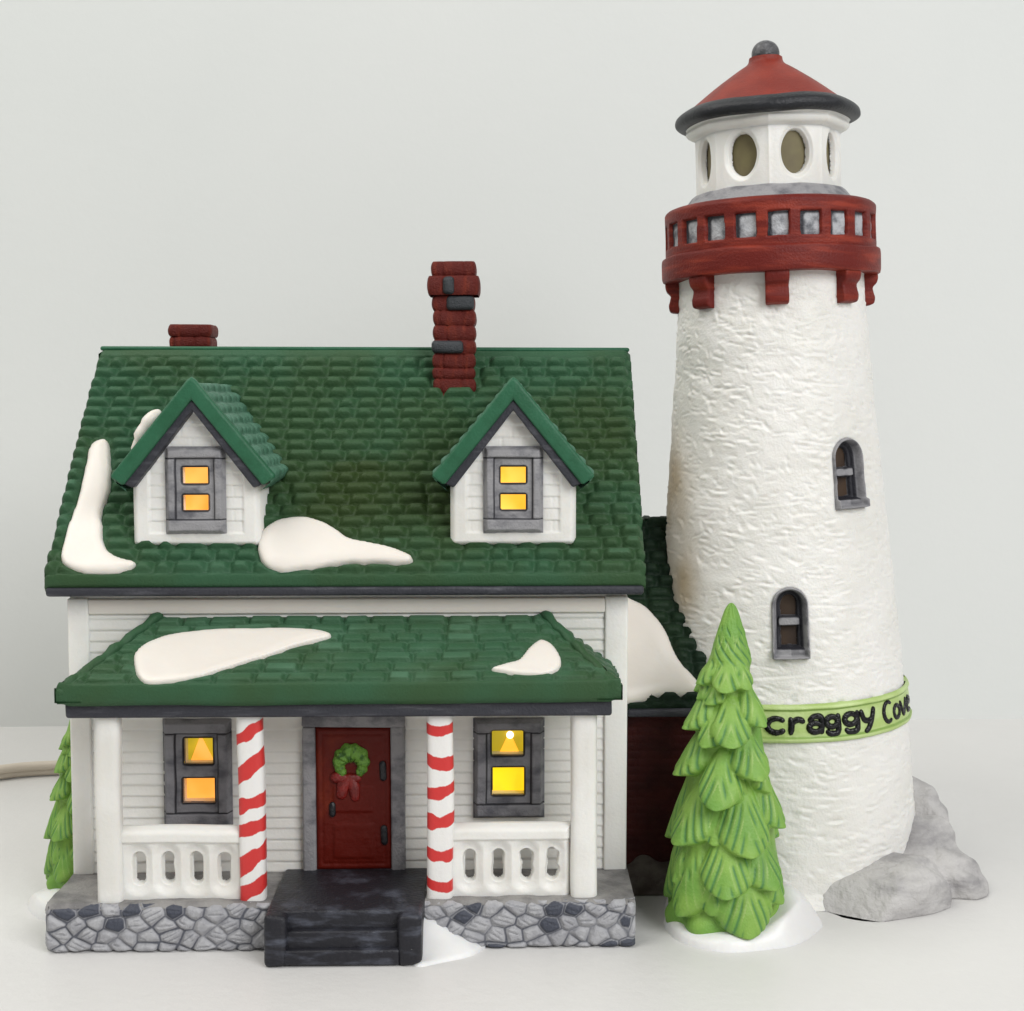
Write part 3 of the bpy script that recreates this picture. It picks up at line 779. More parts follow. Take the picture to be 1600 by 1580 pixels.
# ------------------------------------------------------------------ railings
def railing(px0, px1, slots, label, seed, raggeds=()):
    D = 22.22; y0 = D + CAMY + .12
    x0, x1 = X(px0, 1350, D), X(px1, 1350, D); z0, z1 = FLOOR - .02, Z(1293, D); res = .0095
    x = np.arange(x0, x1 + res / 2, res); z = np.arange(z0, z1 + res / 2, res)
    Zg, Xg = np.meshgrid(z, x, indexing='ij')
    zt, zbm = Z(1336, D), Z(1382, D); hole = np.full(Xg.shape, 9.0); g = np.zeros(Xg.shape)
    panel = 9 * np.ones(Xg.shape)
    for k, sx in enumerate(slots):
        cx = X(sx, 1350, D); hw = .078
        zc = np.clip(Zg, zbm + hw, zt - hw)
        wob = .02 * vnoise(Zg * 6, Xg * 6, seed + k)
        if k in raggeds: wob = wob + .045 * vnoise(Zg * 11, Xg * 11, seed + 3 * k)
        hole = np.minimum(hole, np.hypot(Xg - cx, Zg - zc) - hw + wob)
        zc2 = np.clip(Zg, zbm - .10 + .15, zt + .12 - .15)
        panel = np.minimum(panel, np.hypot(Xg - cx, Zg - zc2) - .165)
    h = .0 + .06 * sstep(-.07, .10, panel)
    h += .05 * sstep(Z(1318, D) - .02, Z(1318, D) + .04, Zg)
    h -= .17 * sstep(.035, -.012, hole)
    edge = np.minimum(np.minimum(Xg - x0, x1 - Xg), z1 - Zg)
    h -= .14 * np.clip(1 - edge / .13, 0, 1) ** 2.2
    h += .02 * fbm(Xg * 1.6, Zg * 1.6, seed, 2)
    zs = Zg + .03 * vnoise(Xg * 1.1, Xg * 0, seed + 7)
    pts = np.stack([Xg, y0 - h, zs], -1)
    m = MB(); n_, m_ = hole.shape; keep = hole > -.008
    i, j = np.meshgrid(np.arange(n_ - 1), np.arange(m_ - 1), indexing='ij')
    q = np.stack([i * m_ + j, i * m_ + j + 1, (i + 1) * m_ + j + 1, (i + 1) * m_ + j], -1).reshape(-1, 4)
    q = q[keep.ravel()[q].all(-1)]
    m.add(pts.reshape(-1, 3), q.tolist())
    b_ = pts.copy(); b_[..., 1] = y0 + .13 - .03 * sstep(.1, 0, edge)
    m.add(b_.reshape(-1, 3), q[:, ::-1].tolist())
    # rim closing front to back
    for sl in ((slice(None), slice(0, 1)), (slice(None), slice(-1, None)), (slice(-1, None), slice(None))):
        p_, r_ = pts[sl].reshape(-1, 3), b_[sl].reshape(-1, 3)
        m.grid(np.stack([p_, r_], 0))
    # slot walls
    kk = keep.ravel(); edges = {}
    for f in q.tolist():
        for a, b2 in zip(f, f[1:] + f[:1]):
            e = (min(a, b2), max(a, b2)); edges[e] = edges.get(e, 0) + 1
    be = [e for e, c in edges.items() if c == 1 and hole.ravel()[e[0]] < .1]
    vi = sorted({i for e in be for i in e}); mp = {v: k for k, v in enumerate(vi)}
    P_, B_ = pts.reshape(-1, 3)[vi], b_.reshape(-1, 3)[vi]
    m.add(np.concatenate([P_, B_]), [[mp[a], mp[b2], mp[b2] + len(vi), mp[a] + len(vi)] for a, b2 in be])
    return m.build('porch_railing', MWHITE, root, label)
railing(181, 400, (217, 261, 306, 349), 'white porch railing left of the steps', 3)
railing(690, 894, (733, 778, 822, 864), 'white porch railing right of the steps, its last slots ragged', 7, (2, 3))

# ------------------------------------------------------------------ front windows and door
def front_window(px0, px1, py0, py1, top, bot, label, mats, tri, seed, bulb=False):
    x0, x1 = X(px0, 1200, DW), X(px1, 1200, DW); z0, z1 = Z(py1, DW), Z(py0, DW)
    holes = []
    for (a, b_, c, d) in (bot, top):
        holes.append((X(a, 1200, DW), X(c, 1200, DW), Z(d, DW), Z(b_, DW)))
    fr = frame_field(x0, x1, z0, z1, YW - .03, holes, MGREYD, root, 'window_frame', depth=.17, casing=.20, head=.22, sill=.24, seed=seed)
    fr['label'] = label
    for k, (hx0, hx1, hz0, hz1) in enumerate(holes):
        e = .16 if k == 0 else .10
        quad_patch('window_pane', [(hx0 - e, hz0 - e), (hx1 + e, hz0 - e), (hx1 + e, hz1 + e), (hx0 - e, hz1 + e)], YW + REV - .045 + .004 * k, mats[k], fr)
        if k == 1:
            cx = X(tri[0], 1200, DW)
            quad_patch('glow_triangle', [(X(tri[2], 1200, DW), hz0 - .10), (X(tri[3], 1200, DW), hz0 - .10), (cx, Z(tri[1] + 2, DW))], YW + REV - .075, mats[2], fr, th=.015)  # emissive triangle plate in front of the upper pane
            if bulb:
                b = bmesh.new(); bmesh.ops.create_icosphere(b, subdivisions=3, radius=.062)
                mm = MB().bm(b, 0, lambda v: v * np.array([1, .35, 1.05]) + np.array([cx + .01, YW + REV - .12, Z(tri[1] + 6, DW)]))
                mm.build('light_bulb', MBULB, fr)
    return fr
front_window(261, 363, 1122, 1286, (292, 1149, 337, 1190), (289, 1211, 339, 1250), 'grey porch window glowing orange left of the door', (MGLOWO, MGLOWD, MGLOWO), (312, 1149, 293, 336), 3)
front_window(742, 848, 1124, 1276, (768, 1140, 818, 1180), (769, 1198, 819, 1242), 'grey porch window glowing yellow right of the door', (MGLOWY, MGLOWD, MGLOWA), (796, 1147, 777, 815), 6, True)
# door
D2 = DW - .12
dx0, dx1, dz0, dz1 = X(492, 1250, D2), X(613, 1250, D2), FLOOR + .03, Z(1135, D2)
m = MB()
fx0, fx1 = X(474, 1250, D2), X(633, 1250, D2)
m.box(fx0, dx0 + .02, YW - .17, YW + .1, FLOOR + .02, dz1 + .0, .04, 3, jit=.015)
m.box(dx1 - .02, fx1, YW - .17, YW + .1, FLOOR + .02, dz1 + .0, .04, 3, jit=.015)
m.box(fx0, fx1, YW - .18, YW + .1, dz1 - .01, Z(1116, D2), .04, 3, jit=.015)
df_ = m
res = .02
x = np.arange(dx0, dx1 + .01, res); z = np.arange(dz0, dz1 + .01, res); Zg, Xg = np.meshgrid(z, x, indexing='ij')
h = np.zeros(Xg.shape); W = dx1 - dx0; Hh = dz1 - dz0
e0 = np.minimum(np.minimum(Xg - dx0, dx1 - Xg), np.minimum(Zg - dz0, dz1 - Zg))
h -= .012 * np.exp(-((e0 - .13) / .02) ** 2) + .06 * np.clip(1 - e0 / .08, 0, 1) ** 2
for (a, b_, c, d) in ((.22, .78, .08, .34), (.22, .78, .40, .60)):
    q = np.minimum(np.minimum(Xg - dx0 - a * W, dx0 + b_ * W - Xg), np.minimum(Zg - dz0 - c * Hh, dz0 + d * Hh - Zg))
    h += .02 * sstep(0, .06, q)
h += .01 * fbm(Xg * 4, Zg * 4, 2, 2)
door = MB().grid(np.stack([Xg, YW - .13 - h, Zg], -1)).build('front_door', MDOOR, root, 'dark red front door hung with a green wreath')
df_.build('door_frame', MGREY, door)
cx, cz = X(549, 1196, D2), Z(1194, D2)
a = np.arange(49) / 48 * 2 * math.pi; ring = []
# wreath: torus relief
Av, Bv = np.meshgrid(np.arange(64) / 64 * 2 * math.pi, np.arange(17) / 16 * 2 * math.pi)
Av = np.radians(-62) + Av / Av.max() * np.radians(304)
rw = (.105 + .05 * np.clip(np.sin(Av), -.5, 1)) * (1 + .25 * vnoise(Av * 5, Bv * 1.5, 4) + .10 * np.sin(Av * 11)) * np.clip(np.minimum(Av - Av.min(), Av.max() - Av) / .25, .05, 1) ** .5
px_ = cx + (.20 + rw * np.cos(Bv)) * np.cos(Av); pz_ = cz + (.20 + rw * np.cos(Bv)) * np.sin(Av); py_ = YW - .14 - rw * .8 * np.sin(Bv)
MB().grid(np.stack([px_, py_, pz_], -1)).build('wreath', MWREATH, door)
bw = MB()
for pth, r in (([(.0, 0), (-.10, -.10), (-.13, -.26)], [.08, .12, .10]), ([(.02, 0), (.08, -.14), (.10, -.32)], [.08, .11, .08]), ([(-.03, .0), (-.22, .02)], [.07, .10]), ([(.0, .02), (.14, .0)], [.07, .07])):
    bx, bz = X(546, 1226, D2), Z(1216, D2)
    bw.tube([[bx + q[0], YW - .15, bz + q[1]] for q in pth], r, 10, flat=(np.array([0, -1.0, 0]), .55))
bw.build('bow', MBOW, door)
for hx, hz in ((598, 1205), (600, 1305)):
    MB().tube([[X(hx, hz, D2), YW - .145, Z(hz - 11, D2)], [X(hx, hz, D2) + .01, YW - .145, Z(hz + 10, D2)]], .058, 10, flat=(np.array([0, -1.0, 0]), .6)).build('hinge', MHINGE, door)
MB().tube([[X(520, 1264, D2), YW - .145, Z(1257, D2)], [X(520, 1264, D2), YW - .145, Z(1271, D2)]], .055, 10, flat=(np.array([0, -1.0, 0]), .8)).build('door_handle', MHINGE, door)

# ------------------------------------------------------------------ the lighthouse
YAW = 0.0
DT = 26.4; YT = DT + CAMY
TX0, TZ0 = X(1217, 1110, DT), Z(1110, DT); TX1, TZ1 = X(1196, 82, DT), Z(82, DT)
lean = math.atan((TX0 - TX1) / (TZ1 - TZ0))
bxT = TX0 + math.tan(lean) * TZ0             # axis at ground
cdir = np.array([0 - bxT, CAMY - YT, 0]); cdir /= np.linalg.norm(cdir)
sdir = np.array([-cdir[1], cdir[0], 0])
def T(phi, r, h):
    """tower space: phi from the viewer's side to the right, radius, height along the axis"""
    phi, r, h = np.broadcast_arrays(np.asarray(phi, float), np.asarray(r, float), np.asarray(h, float))
    p = r[..., None] * (np.cos(phi)[..., None] * cdir + np.sin(phi)[..., None] * sdir)
    x = p[..., 0]; z = h
    xr = x * math.cos(lean) - z * math.sin(lean); zr = x * math.sin(lean) + z * math.cos(lean)
    return np.stack([bxT + xr, YT + p[..., 1], zr], -1)
def HT(py): return Z(py, DT)
def rad(hw, py): return hw * DT / ray(800, py)[1]
prof_h = [0, .25, .7, HT(1110), HT(850), HT(650), HT(480), HT(440)]
prof_r = [2.66, 2.53, 2.47, rad(194, 1110), rad(171.5, 850), rad(156.5, 650), rad(143.5, 480), rad(142.5, 440)]
def rT(h):
    return np.interp(h, prof_h, prof_r)
# relief
nphi, dh = 620, .022
ph = np.arange(nphi) / nphi * 2 * math.pi - math.pi
hs_ = np.arange(0, HT(432), dh); Hg, Pg = np.meshgrid(hs_, ph, indexing='ij')
R0 = rT(Hg)
Sg = Pg * 2.2
dent = np.zeros(Hg.shape)
rr_ = np.random.default_rng(3)
def stamp(arr, s0, h0, ls, lh, ang, amp, kind):
    """one tool mark pressed in the clay"""
    jc = int((s0 / 2.2 + math.pi) / (2 * math.pi) * nphi); ic = int(h0 / dh)
    wj = int(3.0 * ls / (2.2 * 2 * math.pi / nphi)) + 3; wi = int((3 * lh + abs(math.sin(ang)) * 2.5 * ls) / dh) + 3
    i0, i1 = max(ic - wi, 0), min(ic + wi, arr.shape[0])
    if i1 <= i0: return
    js = np.arange(jc - wj, jc + wj + 1) % nphi
    hh2 = hs_[i0:i1][:, None] - h0; ss = ((ph[js] * 2.2)[None] - s0)
    ss = (ss + math.pi * 2.2) % (2 * math.pi * 2.2) - math.pi * 2.2
    u = ss * math.cos(ang) + hh2 * math.sin(ang); v = -ss * math.sin(ang) + hh2 * math.cos(ang)
    v = v + .35 * lh * np.sin(u / ls * 2.0)
    g = np.exp(-(np.abs(u) / ls) ** 3) * (np.exp(-(v / lh) ** 2) - .55 * np.exp(-((v + 1.5 * lh) / (1.3 * lh)) ** 2))
    arr[np.ix_(np.arange(i0, i1), js)] += amp * g
for k in range(3600):
    kind = rr_.random(); h0 = rr_.uniform(0, HT(440)); s0 = rr_.uniform(-math.pi, math.pi) * 2.2
    if kind < .55: stamp(dent, s0, h0, rr_.uniform(.05, .15), rr_.uniform(.016, .03), rr_.normal(0, .13), -rr_.uniform(.022, .05), 0)
    elif kind < .965: stamp(dent, s0, h0, rr_.uniform(.04, .09), rr_.uniform(.03, .055), rr_.normal(0, .4), -rr_.uniform(.018, .042), 0)
    else: stamp(dent, s0, h0, rr_.uniform(.25, .5), rr_.uniform(.015, .026), rr_.normal(0, .08), -rr_.uniform(.018, .035), 0)
dent = dent * .52 + .035 * fbm(Sg * 1.2, Hg * 1.6, 31, 3) + .012 * vnoise(Sg * 5, Hg * 9, 37)
# window niches
WIN = []
for (pxc, py0, py1, hwp) in ((1320, 684, 790, 24), (1237, 919, 1026, 29)):
    pyc = (py0 + py1) / 2; cen = 1205 + (pyc - 480) / 630 * 14; hwT = rad(1, pyc)
    Rm = float(rT(HT(pyc)))
    phi = math.asin((pxc - cen) * hwT / Rm)
    hw = hwp * hwT / max(math.cos(phi), .6) * .84
    # height along the axis corrected for the nearer surface and the lean
    Dn = DT - Rm * math.cos(phi)
    za, zb_ = Z(py1, Dn), Z(py0, Dn)
    xo = Rm * math.sin(phi)
    WIN.append((phi, Rm, hw, za - xo * math.sin(lean), zb_ - xo * math.sin(lean)))
def arch_sd(s, h, hw, h0, h1):
    hc = np.clip(h, h0 + .06, h1 - hw)
    qx = np.abs(s)
    d_top = np.hypot(s, np.clip(h - (h1 - hw), 0, None)) - hw
    d = np.maximum(d_top, h0 - h)
    return d
niche = np.zeros(Hg.shape); nsm = np.ones(Hg.shape)
for phi, Rm, hw, h0, h1 in WIN:
    d = arch_sd((Pg - phi) * Rm, Hg, hw, h0, h1)
    niche = np.maximum(niche, sstep(.02, -.05, d)); nsm = np.minimum(nsm, sstep(.0, .12, d))
stain = np.exp(-((Pg + 1.25) / .42) ** 2) * sstep(HT(1010), HT(900), Hg) * sstep(HT(600), HT(760), Hg) * .62  # warm glow through the porcelain, painted into the tower's left side
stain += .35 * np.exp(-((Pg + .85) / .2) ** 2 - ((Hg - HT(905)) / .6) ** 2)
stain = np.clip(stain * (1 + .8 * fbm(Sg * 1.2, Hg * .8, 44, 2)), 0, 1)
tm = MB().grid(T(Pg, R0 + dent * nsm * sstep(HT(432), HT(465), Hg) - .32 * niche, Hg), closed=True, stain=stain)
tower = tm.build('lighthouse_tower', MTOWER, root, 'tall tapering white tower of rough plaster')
for wi, (phi, Rm, hw, h0, h1) in enumerate(WIN):
    res = .0125
    s_ = np.arange(-hw - .06, hw + .06, res); z_ = np.arange(h0 - .08, h1 + .06, res)
    Zg, Sg2 = np.meshgrid(z_, s_, indexing='ij')
    d = arch_sd(Sg2, Zg, hw, h0, h1) + .012 * vnoise(Sg2 * 8, Zg * 8, wi)
    inner = arch_sd(Sg2 + .01, Zg, hw * .72, h0 + .16, h1 - hw * .25)
    h = -.15 + .06 * sstep(-.02, .02, inner) * sstep(.03, -.03, d) + .185 * sstep(-.05, -.0, d) - .16 * sstep(.01, .05, d)
    h -= .02 * np.exp(-(inner / .02) ** 2)
    h += .09 * sstep(h0 + .17, h0 + .13, Zg) * sstep(.03, -.02, d)
    hm = h0 + .16 + (h1 - h0 - .2) * .46
    bar = sstep(.09, .06, np.abs(Zg - hm)) * sstep(0.0, -.03, inner); h += .07 * bar
    hl1 = np.maximum(np.maximum(np.abs(Sg2 + .01) - hw * .50, Zg - (hm - .10)), (h0 + .20) - Zg)
    hl2 = np.maximum(arch_sd(Sg2 + .01, Zg, hw * .50, hm + .09, h1 - hw * .45), (hm + .09) - Zg)
    hole = np.minimum(hl1, hl2) + .02 * vnoise(Sg2 * 9, Zg * 9, 5)
    h -= .10 * sstep(.03, -.015, hole)
    keep1 = (hole > -.006); inside = d < .055
    g = np.clip(np.exp(-(inner / .025) ** 2) + .8 * np.exp(-((hole - .02) / .025) ** 2) + .5 * sstep(.0, -.06, d) * sstep(-.2, -.06, d) * (Sg2 > 0), 0, 1)  # wash in grooves, plus shading painted on the right side
    pts = T(phi + Sg2 / Rm, rT(Zg) + h, Zg)
    n_, m_ = d.shape
    i, j = np.meshgrid(np.arange(n_ - 1), np.arange(m_ - 1), indexing='ij')
    q = np.stack([i * m_ + j, i * m_ + j + 1, (i + 1) * m_ + j + 1, (i + 1) * m_ + j], -1).reshape(-1, 4)
    q = q[keep1.ravel()[q].all(-1) & inside.ravel()[q].any(-1)]
    fr = MB().add(pts.reshape(-1, 3), q.tolist(), cav=g).build('window_frame', MGREY, tower, ('upper' if wi == 0 else 'lower') + ' arched grey window of the tower')
    for (za, zb_) in ((h0 + .17, hm - .05), (hm + .05, h1 - hw * .3)):
        s2, z2 = np.meshgrid(np.linspace(-hw * .6, hw * .6, 10), np.linspace(za, zb_, 10))
        MB().grid(T(phi + s2 / Rm, rT(z2) - .225, z2)).build('window_pane', MHOLE, fr if False else tower)

# gallery
gr = MB(); hT, hM, hB = HT(326), HT(398), HT(436)
Rg = rad(162, 360)
phg = np.arange(720) / 720 * 2 * math.pi - math.pi
hg = np.concatenate([np.arange(hM - .02, hT, .022), [hT]])
Hg2, Pg2 = np.meshgrid(hg, phg, indexing='ij')
wc = [.096 + .2992 * k for k in range(-10, 11)]
wz0, wz1 = HT(384), HT(349)
sdw = np.full(Hg2.shape, 9.0)
for k, c in enumerate(wc):
    dp = (Pg2 - c + math.pi) % (2 * math.pi) - math.pi
    sdw = np.minimum(sdw, np.maximum(np.abs(dp) * Rg - .185 + .02 * vnoise(Hg2 * 5, Pg2 * 3, k), np.maximum(wz0 - Hg2, Hg2 - wz1)) + .015 * vnoise(Hg2 * 7, Pg2 * 9, 3))
Rr = Rg + .02 * fbm(Pg2 * 3, Hg2 * 2, 8, 2) - .06 * np.clip(1 - (hT - Hg2) / .08, 0, 1) ** 2 - .22 * sstep(.012, -.02, sdw)
top = [T(Pg2[-1:], Rr[-1:] - .06, Hg2[-1:] + .02), T(Pg2[-1:], Rg - .22, Hg2[-1:] + .01), T(Pg2[-1:], Rg - .26, Hg2[-1:] - .12), T(Pg2[-1:], 1.2, Hg2[-1:] - .1)]
gr.grid(np.concatenate([T(Pg2, Rr, Hg2)] + top, 0), closed=True)
# lower ring
hr = np.linspace(0, 1, 14); prof = np.array([(Rg - .25, hB), (Rg + .02, hB), (Rg + .065, hB + .04), (Rg + .075, hB + .16), (Rg + .07, hM - .06), (Rg + .03, hM), (Rg - .1, hM + .02)])
pc = catmull(prof, 4, False)
Q, Pq = np.meshgrid(np.arange(len(pc)), phg, indexing='ij')
gr.grid(T(Pq, pc[:, 0][Q] + .02 * fbm(Pq * 3, Q * .1, 4, 2), pc[:, 1][Q] + .03 * vnoise(Pq * 2.2, Pq * 0, 6)), closed=True)
gallery = gr.build('gallery', MRED, tower if False else root, 'dark red gallery band with square panes round the tower top')
for c in wc:
    s_, z_ = np.meshgrid(np.linspace(-.185, .185, 22), np.linspace(wz0 - .005, wz1 + .005, 24))
    g = np.exp(-((s_ + .15) / .05) ** 2) + .8 * np.exp(-((z_ - wz1 + .02) / .04) ** 2)
    MB().grid(T(c + s_ / Rg, Rg - .075 + .015 * fbm(s_ * 9, z_ * 9, int(c * 10), 2), z_), cav=np.clip(g, 0, 1)).build('gallery_pane', MLEAD, gallery)
for k in range(8):
    c = .075 + k * math.pi / 4
    prof = np.array([(-.03, hB + .03), (.02, hB - .02), (.13, hB - .08), (.10, hB - .22), (.15, hB - .34), (.15, hB - .47), (.09, hB - .56), (-.04, hB - .58)])
    prof = np.array([(.24, hB + .05), (.25, hB - .06), (.22, hB - .16), (.15, hB - .24), (.16, hB - .34), (.18, hB - .43), (.14, hB - .54), (-.04, hB - .57)])
    pr_ = catmull(prof, 4, False)
    w_ = np.array([-.205, -.205, -.19, -.15, .15, .19, .205, .205]); ins = np.array([-.4, -.03, -.005, 0, 0, -.005, -.03, -.4])
    I, J = np.meshgrid(np.arange(len(pr_)), np.arange(8), indexing='ij')
    hh3 = pr_[:, 1][I]
    pts = T(c + w_[J] / 1.85, rT(np.minimum(hh3, HT(440))) + np.maximum(pr_[:, 0][I] + ins[J], -.3), hh3)
    MB().grid(pts).build('bracket', MRED, gallery)
# grey deck and lantern room
Rl = rad(114, 250)        # octagon corner radius
hl0, hl1 = HT(312), HT(213)
dm = MB(); pr_ = catmull(np.array([(Rl + .42, hT - .05), (Rl + .30, hT + .02), (Rl + .18, hT + .09), (Rl + .02, hl0 + .10), (Rl - .2, hl0 + .12)]), 4, False)
Q, Pq = np.meshgrid(np.arange(len(pr_)), phg, indexing='ij')
dm.grid(T(Pq, pr_[:, 0][Q], pr_[:, 1][Q] + .015 * fbm(Pq * 4, Q * .3, 3, 2)), closed=True)
dm.build('gallery_deck', MGREY, gallery)
def octo(phi, R, rnd=.06):
    q = (phi + math.pi / 8 - .03) % (math.pi / 4) - math.pi / 8       # 0 at a corner
    a = R * math.cos(math.pi / 8) / np.cos(np.abs(q) - math.pi / 8)
    return a - rnd * R * np.exp(-(q / .10) ** 2) * .35
lm = MB(); hh4 = np.arange(hl0, hl1, .013); phl = np.arange(1440) / 1440 * 2 * math.pi - math.pi; Hl, Pl = np.meshgrid(hh4, phl, indexing='ij')
Rl_ = octo(Pl, Rl)
apo = Rl * math.cos(math.pi / 8)
ov = np.full(Hl.shape, 9.0); oc = []
zo = (HT(226) + HT(281)) / 2
for k in range(8):
    c = .03 + math.pi / 8 + k * math.pi / 4
    dp = (Pl - c + math.pi) % (2 * math.pi) - math.pi
    e = np.hypot(np.tan(np.clip(dp, -.6, .6)) * apo / .285, (Hl - zo) / .40) - 1
    ov = np.minimum(ov, (e + .05 * vnoise(Hl * 5, Pl * 6, k)) * .3); oc.append(c)
Rl_ = Rl_ - .035 * sstep(.06, .0, ov) - .12 * sstep(.0, -.03, ov)
lp = T(Pl, Rl_, Hl); keep = (ov > -.026)
i, j = np.meshgrid(np.arange(Hl.shape[0] - 1), np.arange(1440), indexing='ij'); jn = (j + 1) % 1440
q = np.stack([i * 1440 + j, i * 1440 + jn, (i + 1) * 1440 + jn, (i + 1) * 1440 + j], -1).reshape(-1, 4)
q = q[keep.ravel()[q].all(-1)]
lm.add(lp.reshape(-1, 3), q.tolist())
pr_ = catmull(np.array([(-.01, hl1 - .03), (.03, hl1 + .00), (.12, hl1 + .03), (.17, hl1 + .10), (.16, hl1 + .17), (.19, hl1 + .21), (.20, hl1 + .32), (.15, hl1 + .46)]), 4, False)
Q, Pq = np.meshgrid(np.arange(len(pr_)), phg, indexing='ij')
lm.grid(T(Pq, octo(Pq, Rl) + pr_[:, 0][Q], pr_[:, 1][Q]), closed=True)
lantern = lm.build('lantern_room', MWHITE, root, 'white eight-sided lantern room with oval openings')
for c in oc:
    s_, z_ = np.meshgrid(np.linspace(-.385, .385, 14), np.linspace(zo - .46, zo + .46, 14))
    MB().grid(T(c + s_, apo - .135, z_)).build('oval_backing', MOLIVE, lantern)  # plate behind each opening, coloured like the dim interior
# lantern roof
hrim = HT(186)
Rr0 = rad(142, 180)
def octo2(phi, R): 
    q = (phi + math.pi / 8 - .03) % (math.pi / 4) - math.pi / 8
    return R * (1 - .020 * (1 - np.exp(-(q / .2) ** 2)))
pr_ = catmull(np.array([(.3, HT(90)), (.34, HT(100)), (.55, HT(112)), (.95, HT(136)), (1.35, hrim + .27), (Rr0 - .10, hrim + .10)]), 5, False)
Q, Pq = np.meshgrid(np.arange(len(pr_)), phg[::4], indexing='ij')
rr5 = pr_[:, 0][Q]
cone = MB().grid(T(Pq, octo2(Pq, rr5) - .012 * rr5 * 0, pr_[:, 1][Q]), closed=True).build('lantern_roof', MCONE, root, 'red cone roof with a black rim on the lantern room')
pr_ = catmull(np.array([(Rl * .8, hrim - .02), (Rr0 - .30, hrim - .10), (Rr0 - .12, hrim - .13), (Rr0 - .01, hrim - .08), (Rr0 + .01, hrim + .01), (Rr0 - .05, hrim + .10), (Rr0 - .20, hrim + .185), (Rr0 - .32, hrim + .20)]), 5, False)
Q, Pq = np.meshgrid(np.arange(len(pr_)), phg[::3], indexing='ij')
MB().grid(T(Pq, octo2(Pq, pr_[:, 0][Q]) + .015 * vnoise(Pq * 3, Q * .2, 2), pr_[:, 1][Q] + .05 * vnoise(Pq * 1.6, Pq * 0, 12)), closed=True).build('roof_rim', MBLACK, cone)
b = bmesh.new(); bmesh.ops.create_uvsphere(b, u_segments=40, v_segments=28, radius=.255)
ctr = T(0, 0, HT(84))
MB().bm(b, 0, lambda v: v * np.array([1, 1, .96]) + ctr).build('finial', MPEW, cone)

# name band
hb0, hb1 = None, None
Rb = float(rT(HT(1110)))
Dn = DT - Rb
zb0, zb1 = Z(1161, Dn), Z(1101, Dn)
p0, p1 = -.17, 1.78
res = .0125
s_ = np.arange(p0 * Rb, p1 * Rb, res); z_ = np.arange(zb0, zb1 + res / 2, res)
Zg, Sg2 = np.meshgrid(z_, s_, indexing='ij')
hw_, hh_ = (s_[-1] - s_[0]) / 2, (z_[-1] - z_[0]) / 2
qx = np.abs(Sg2 - (s_[0] + s_[-1]) / 2) - hw_ + .12; qz = np.abs(Zg - (zb0 + zb1) / 2) - hh_ + .12
sdb = np.hypot(np.clip(qx, 0, None), np.clip(qz, 0, None)) + np.minimum(np.maximum(qx, qz), 0) - .12
sdb = sdb + .012 * vnoise(Sg2 * 3, Zg * 3, 2)
h = .062 * np.sqrt(np.clip(1 - (1 - np.clip(-sdb / .08, 0, 1)) ** 2, 0, 1)) - .032 * sstep(-.07, -.12, sdb) + .012 * fbm(Sg2 * 3, Zg * 3, 5, 2)
h = np.where(sdb > 0, -.1, h)
g = np.exp(-((sdb + .10) / .022) ** 2) + .4 * np.exp(-((sdb + .01) / .03) ** 2)
mb = MB(); mb.grid(T(Sg2 / Rb, rT(Zg) + .02 + h, Zg), keep=sdb < .01, cav=np.clip(g, 0, 1))
band = mb.build('name_band', MBAND, root, 'pale green band with raised black lettering round the tower')
# letters: strokes in a unit box (x 0..1, y 0..1)
def arc(cx, cy, rx, ry, a0, a1, n=14):
    t = np.radians(np.linspace(a0, a1, n)); return [(cx + rx * math.cos(a), cy + ry * math.sin(a)) for a in t]
LET = {
 'C': [arc(.55, .5, .48, .46, 50, 310)],
 'r': [[(.15, .95), (.2, .5), (.15, .0)], [(.18, .55), (.45, .85), (.75, .92), (.95, .8)]],
 'a': [[(.12, .80), (.4, 1.0), (.8, .95), (.88, .6), (.85, .02)], arc(.45, .30, .40, .28, 30, 390, 18)],
 'g': [arc(.42, .66, .38, .30, 0, 360, 18), [(.86, .98), (.86, .3), (.75, -.02), (.30, -.05), (.12, .06)]],
 'y': [[(.05, .95), (.2, .55), (.5, .42), (.8, .52)], [(.95, 1.0), (.80, .5), (.55, .05), (.35, -.12)]],
 'K': [arc(.6, .5, .50, .52, 60, 300)],
 'o': [arc(.5, .42, .42, .38, 0, 360, 18)],
 'v': [[(.08, .85), (.45, .05), (.92, .9)]],
 'e': [[(.15, .48), (.85, .52)], arc(.5, .45, .42, .42, 10, 300, 16)],
}
cc = zb0 + (zb1 - zb0) * .5
seq = [('C', -.085, .055, .33, -.02), ('r', .078, .185, .30, -.02), ('a', .222, .335, .34, -.01), ('g', .352, .464, .36, -.03), ('g', .496, .628, .38, -.02), ('y', .640, .772, .40, -.02),
       ('K', .87, .985, .42, .02), ('o', 1.005, 1.115, .36, .0), ('v', 1.125, 1.255, .36, .0), ('e', 1.27, 1.41, .36, .0)]
lt = MB()
for ch, a0, a1, hgt, dz in seq:
    for st in LET[ch]:
        st = catmull(np.array(st), 5, False)
        ph_ = a0 + (a1 - a0) * st[:, 0]; z_ = cc + dz + hgt * .80 * (st[:, 1] - .5)
        pts = T(ph_, rT(z_) + .052, z_)
        nn = np.cos(ph_)[:, None] * cdir + np.sin(ph_)[:, None] * sdir
        w0 = .031 if a0 > .8 else .041
        rw = w0 * (1 + .42 * np.sin(np.linspace(.3, 2.6, len(pts)))) * (1 + .15 * vnoise(np.arange(len(pts)) * .5, np.zeros(len(pts)), int(a0 * 50) + 60))
        lt.tube(pts, rw, 10, flat=(nn, .8))
lt.build('lettering', MINK, band)

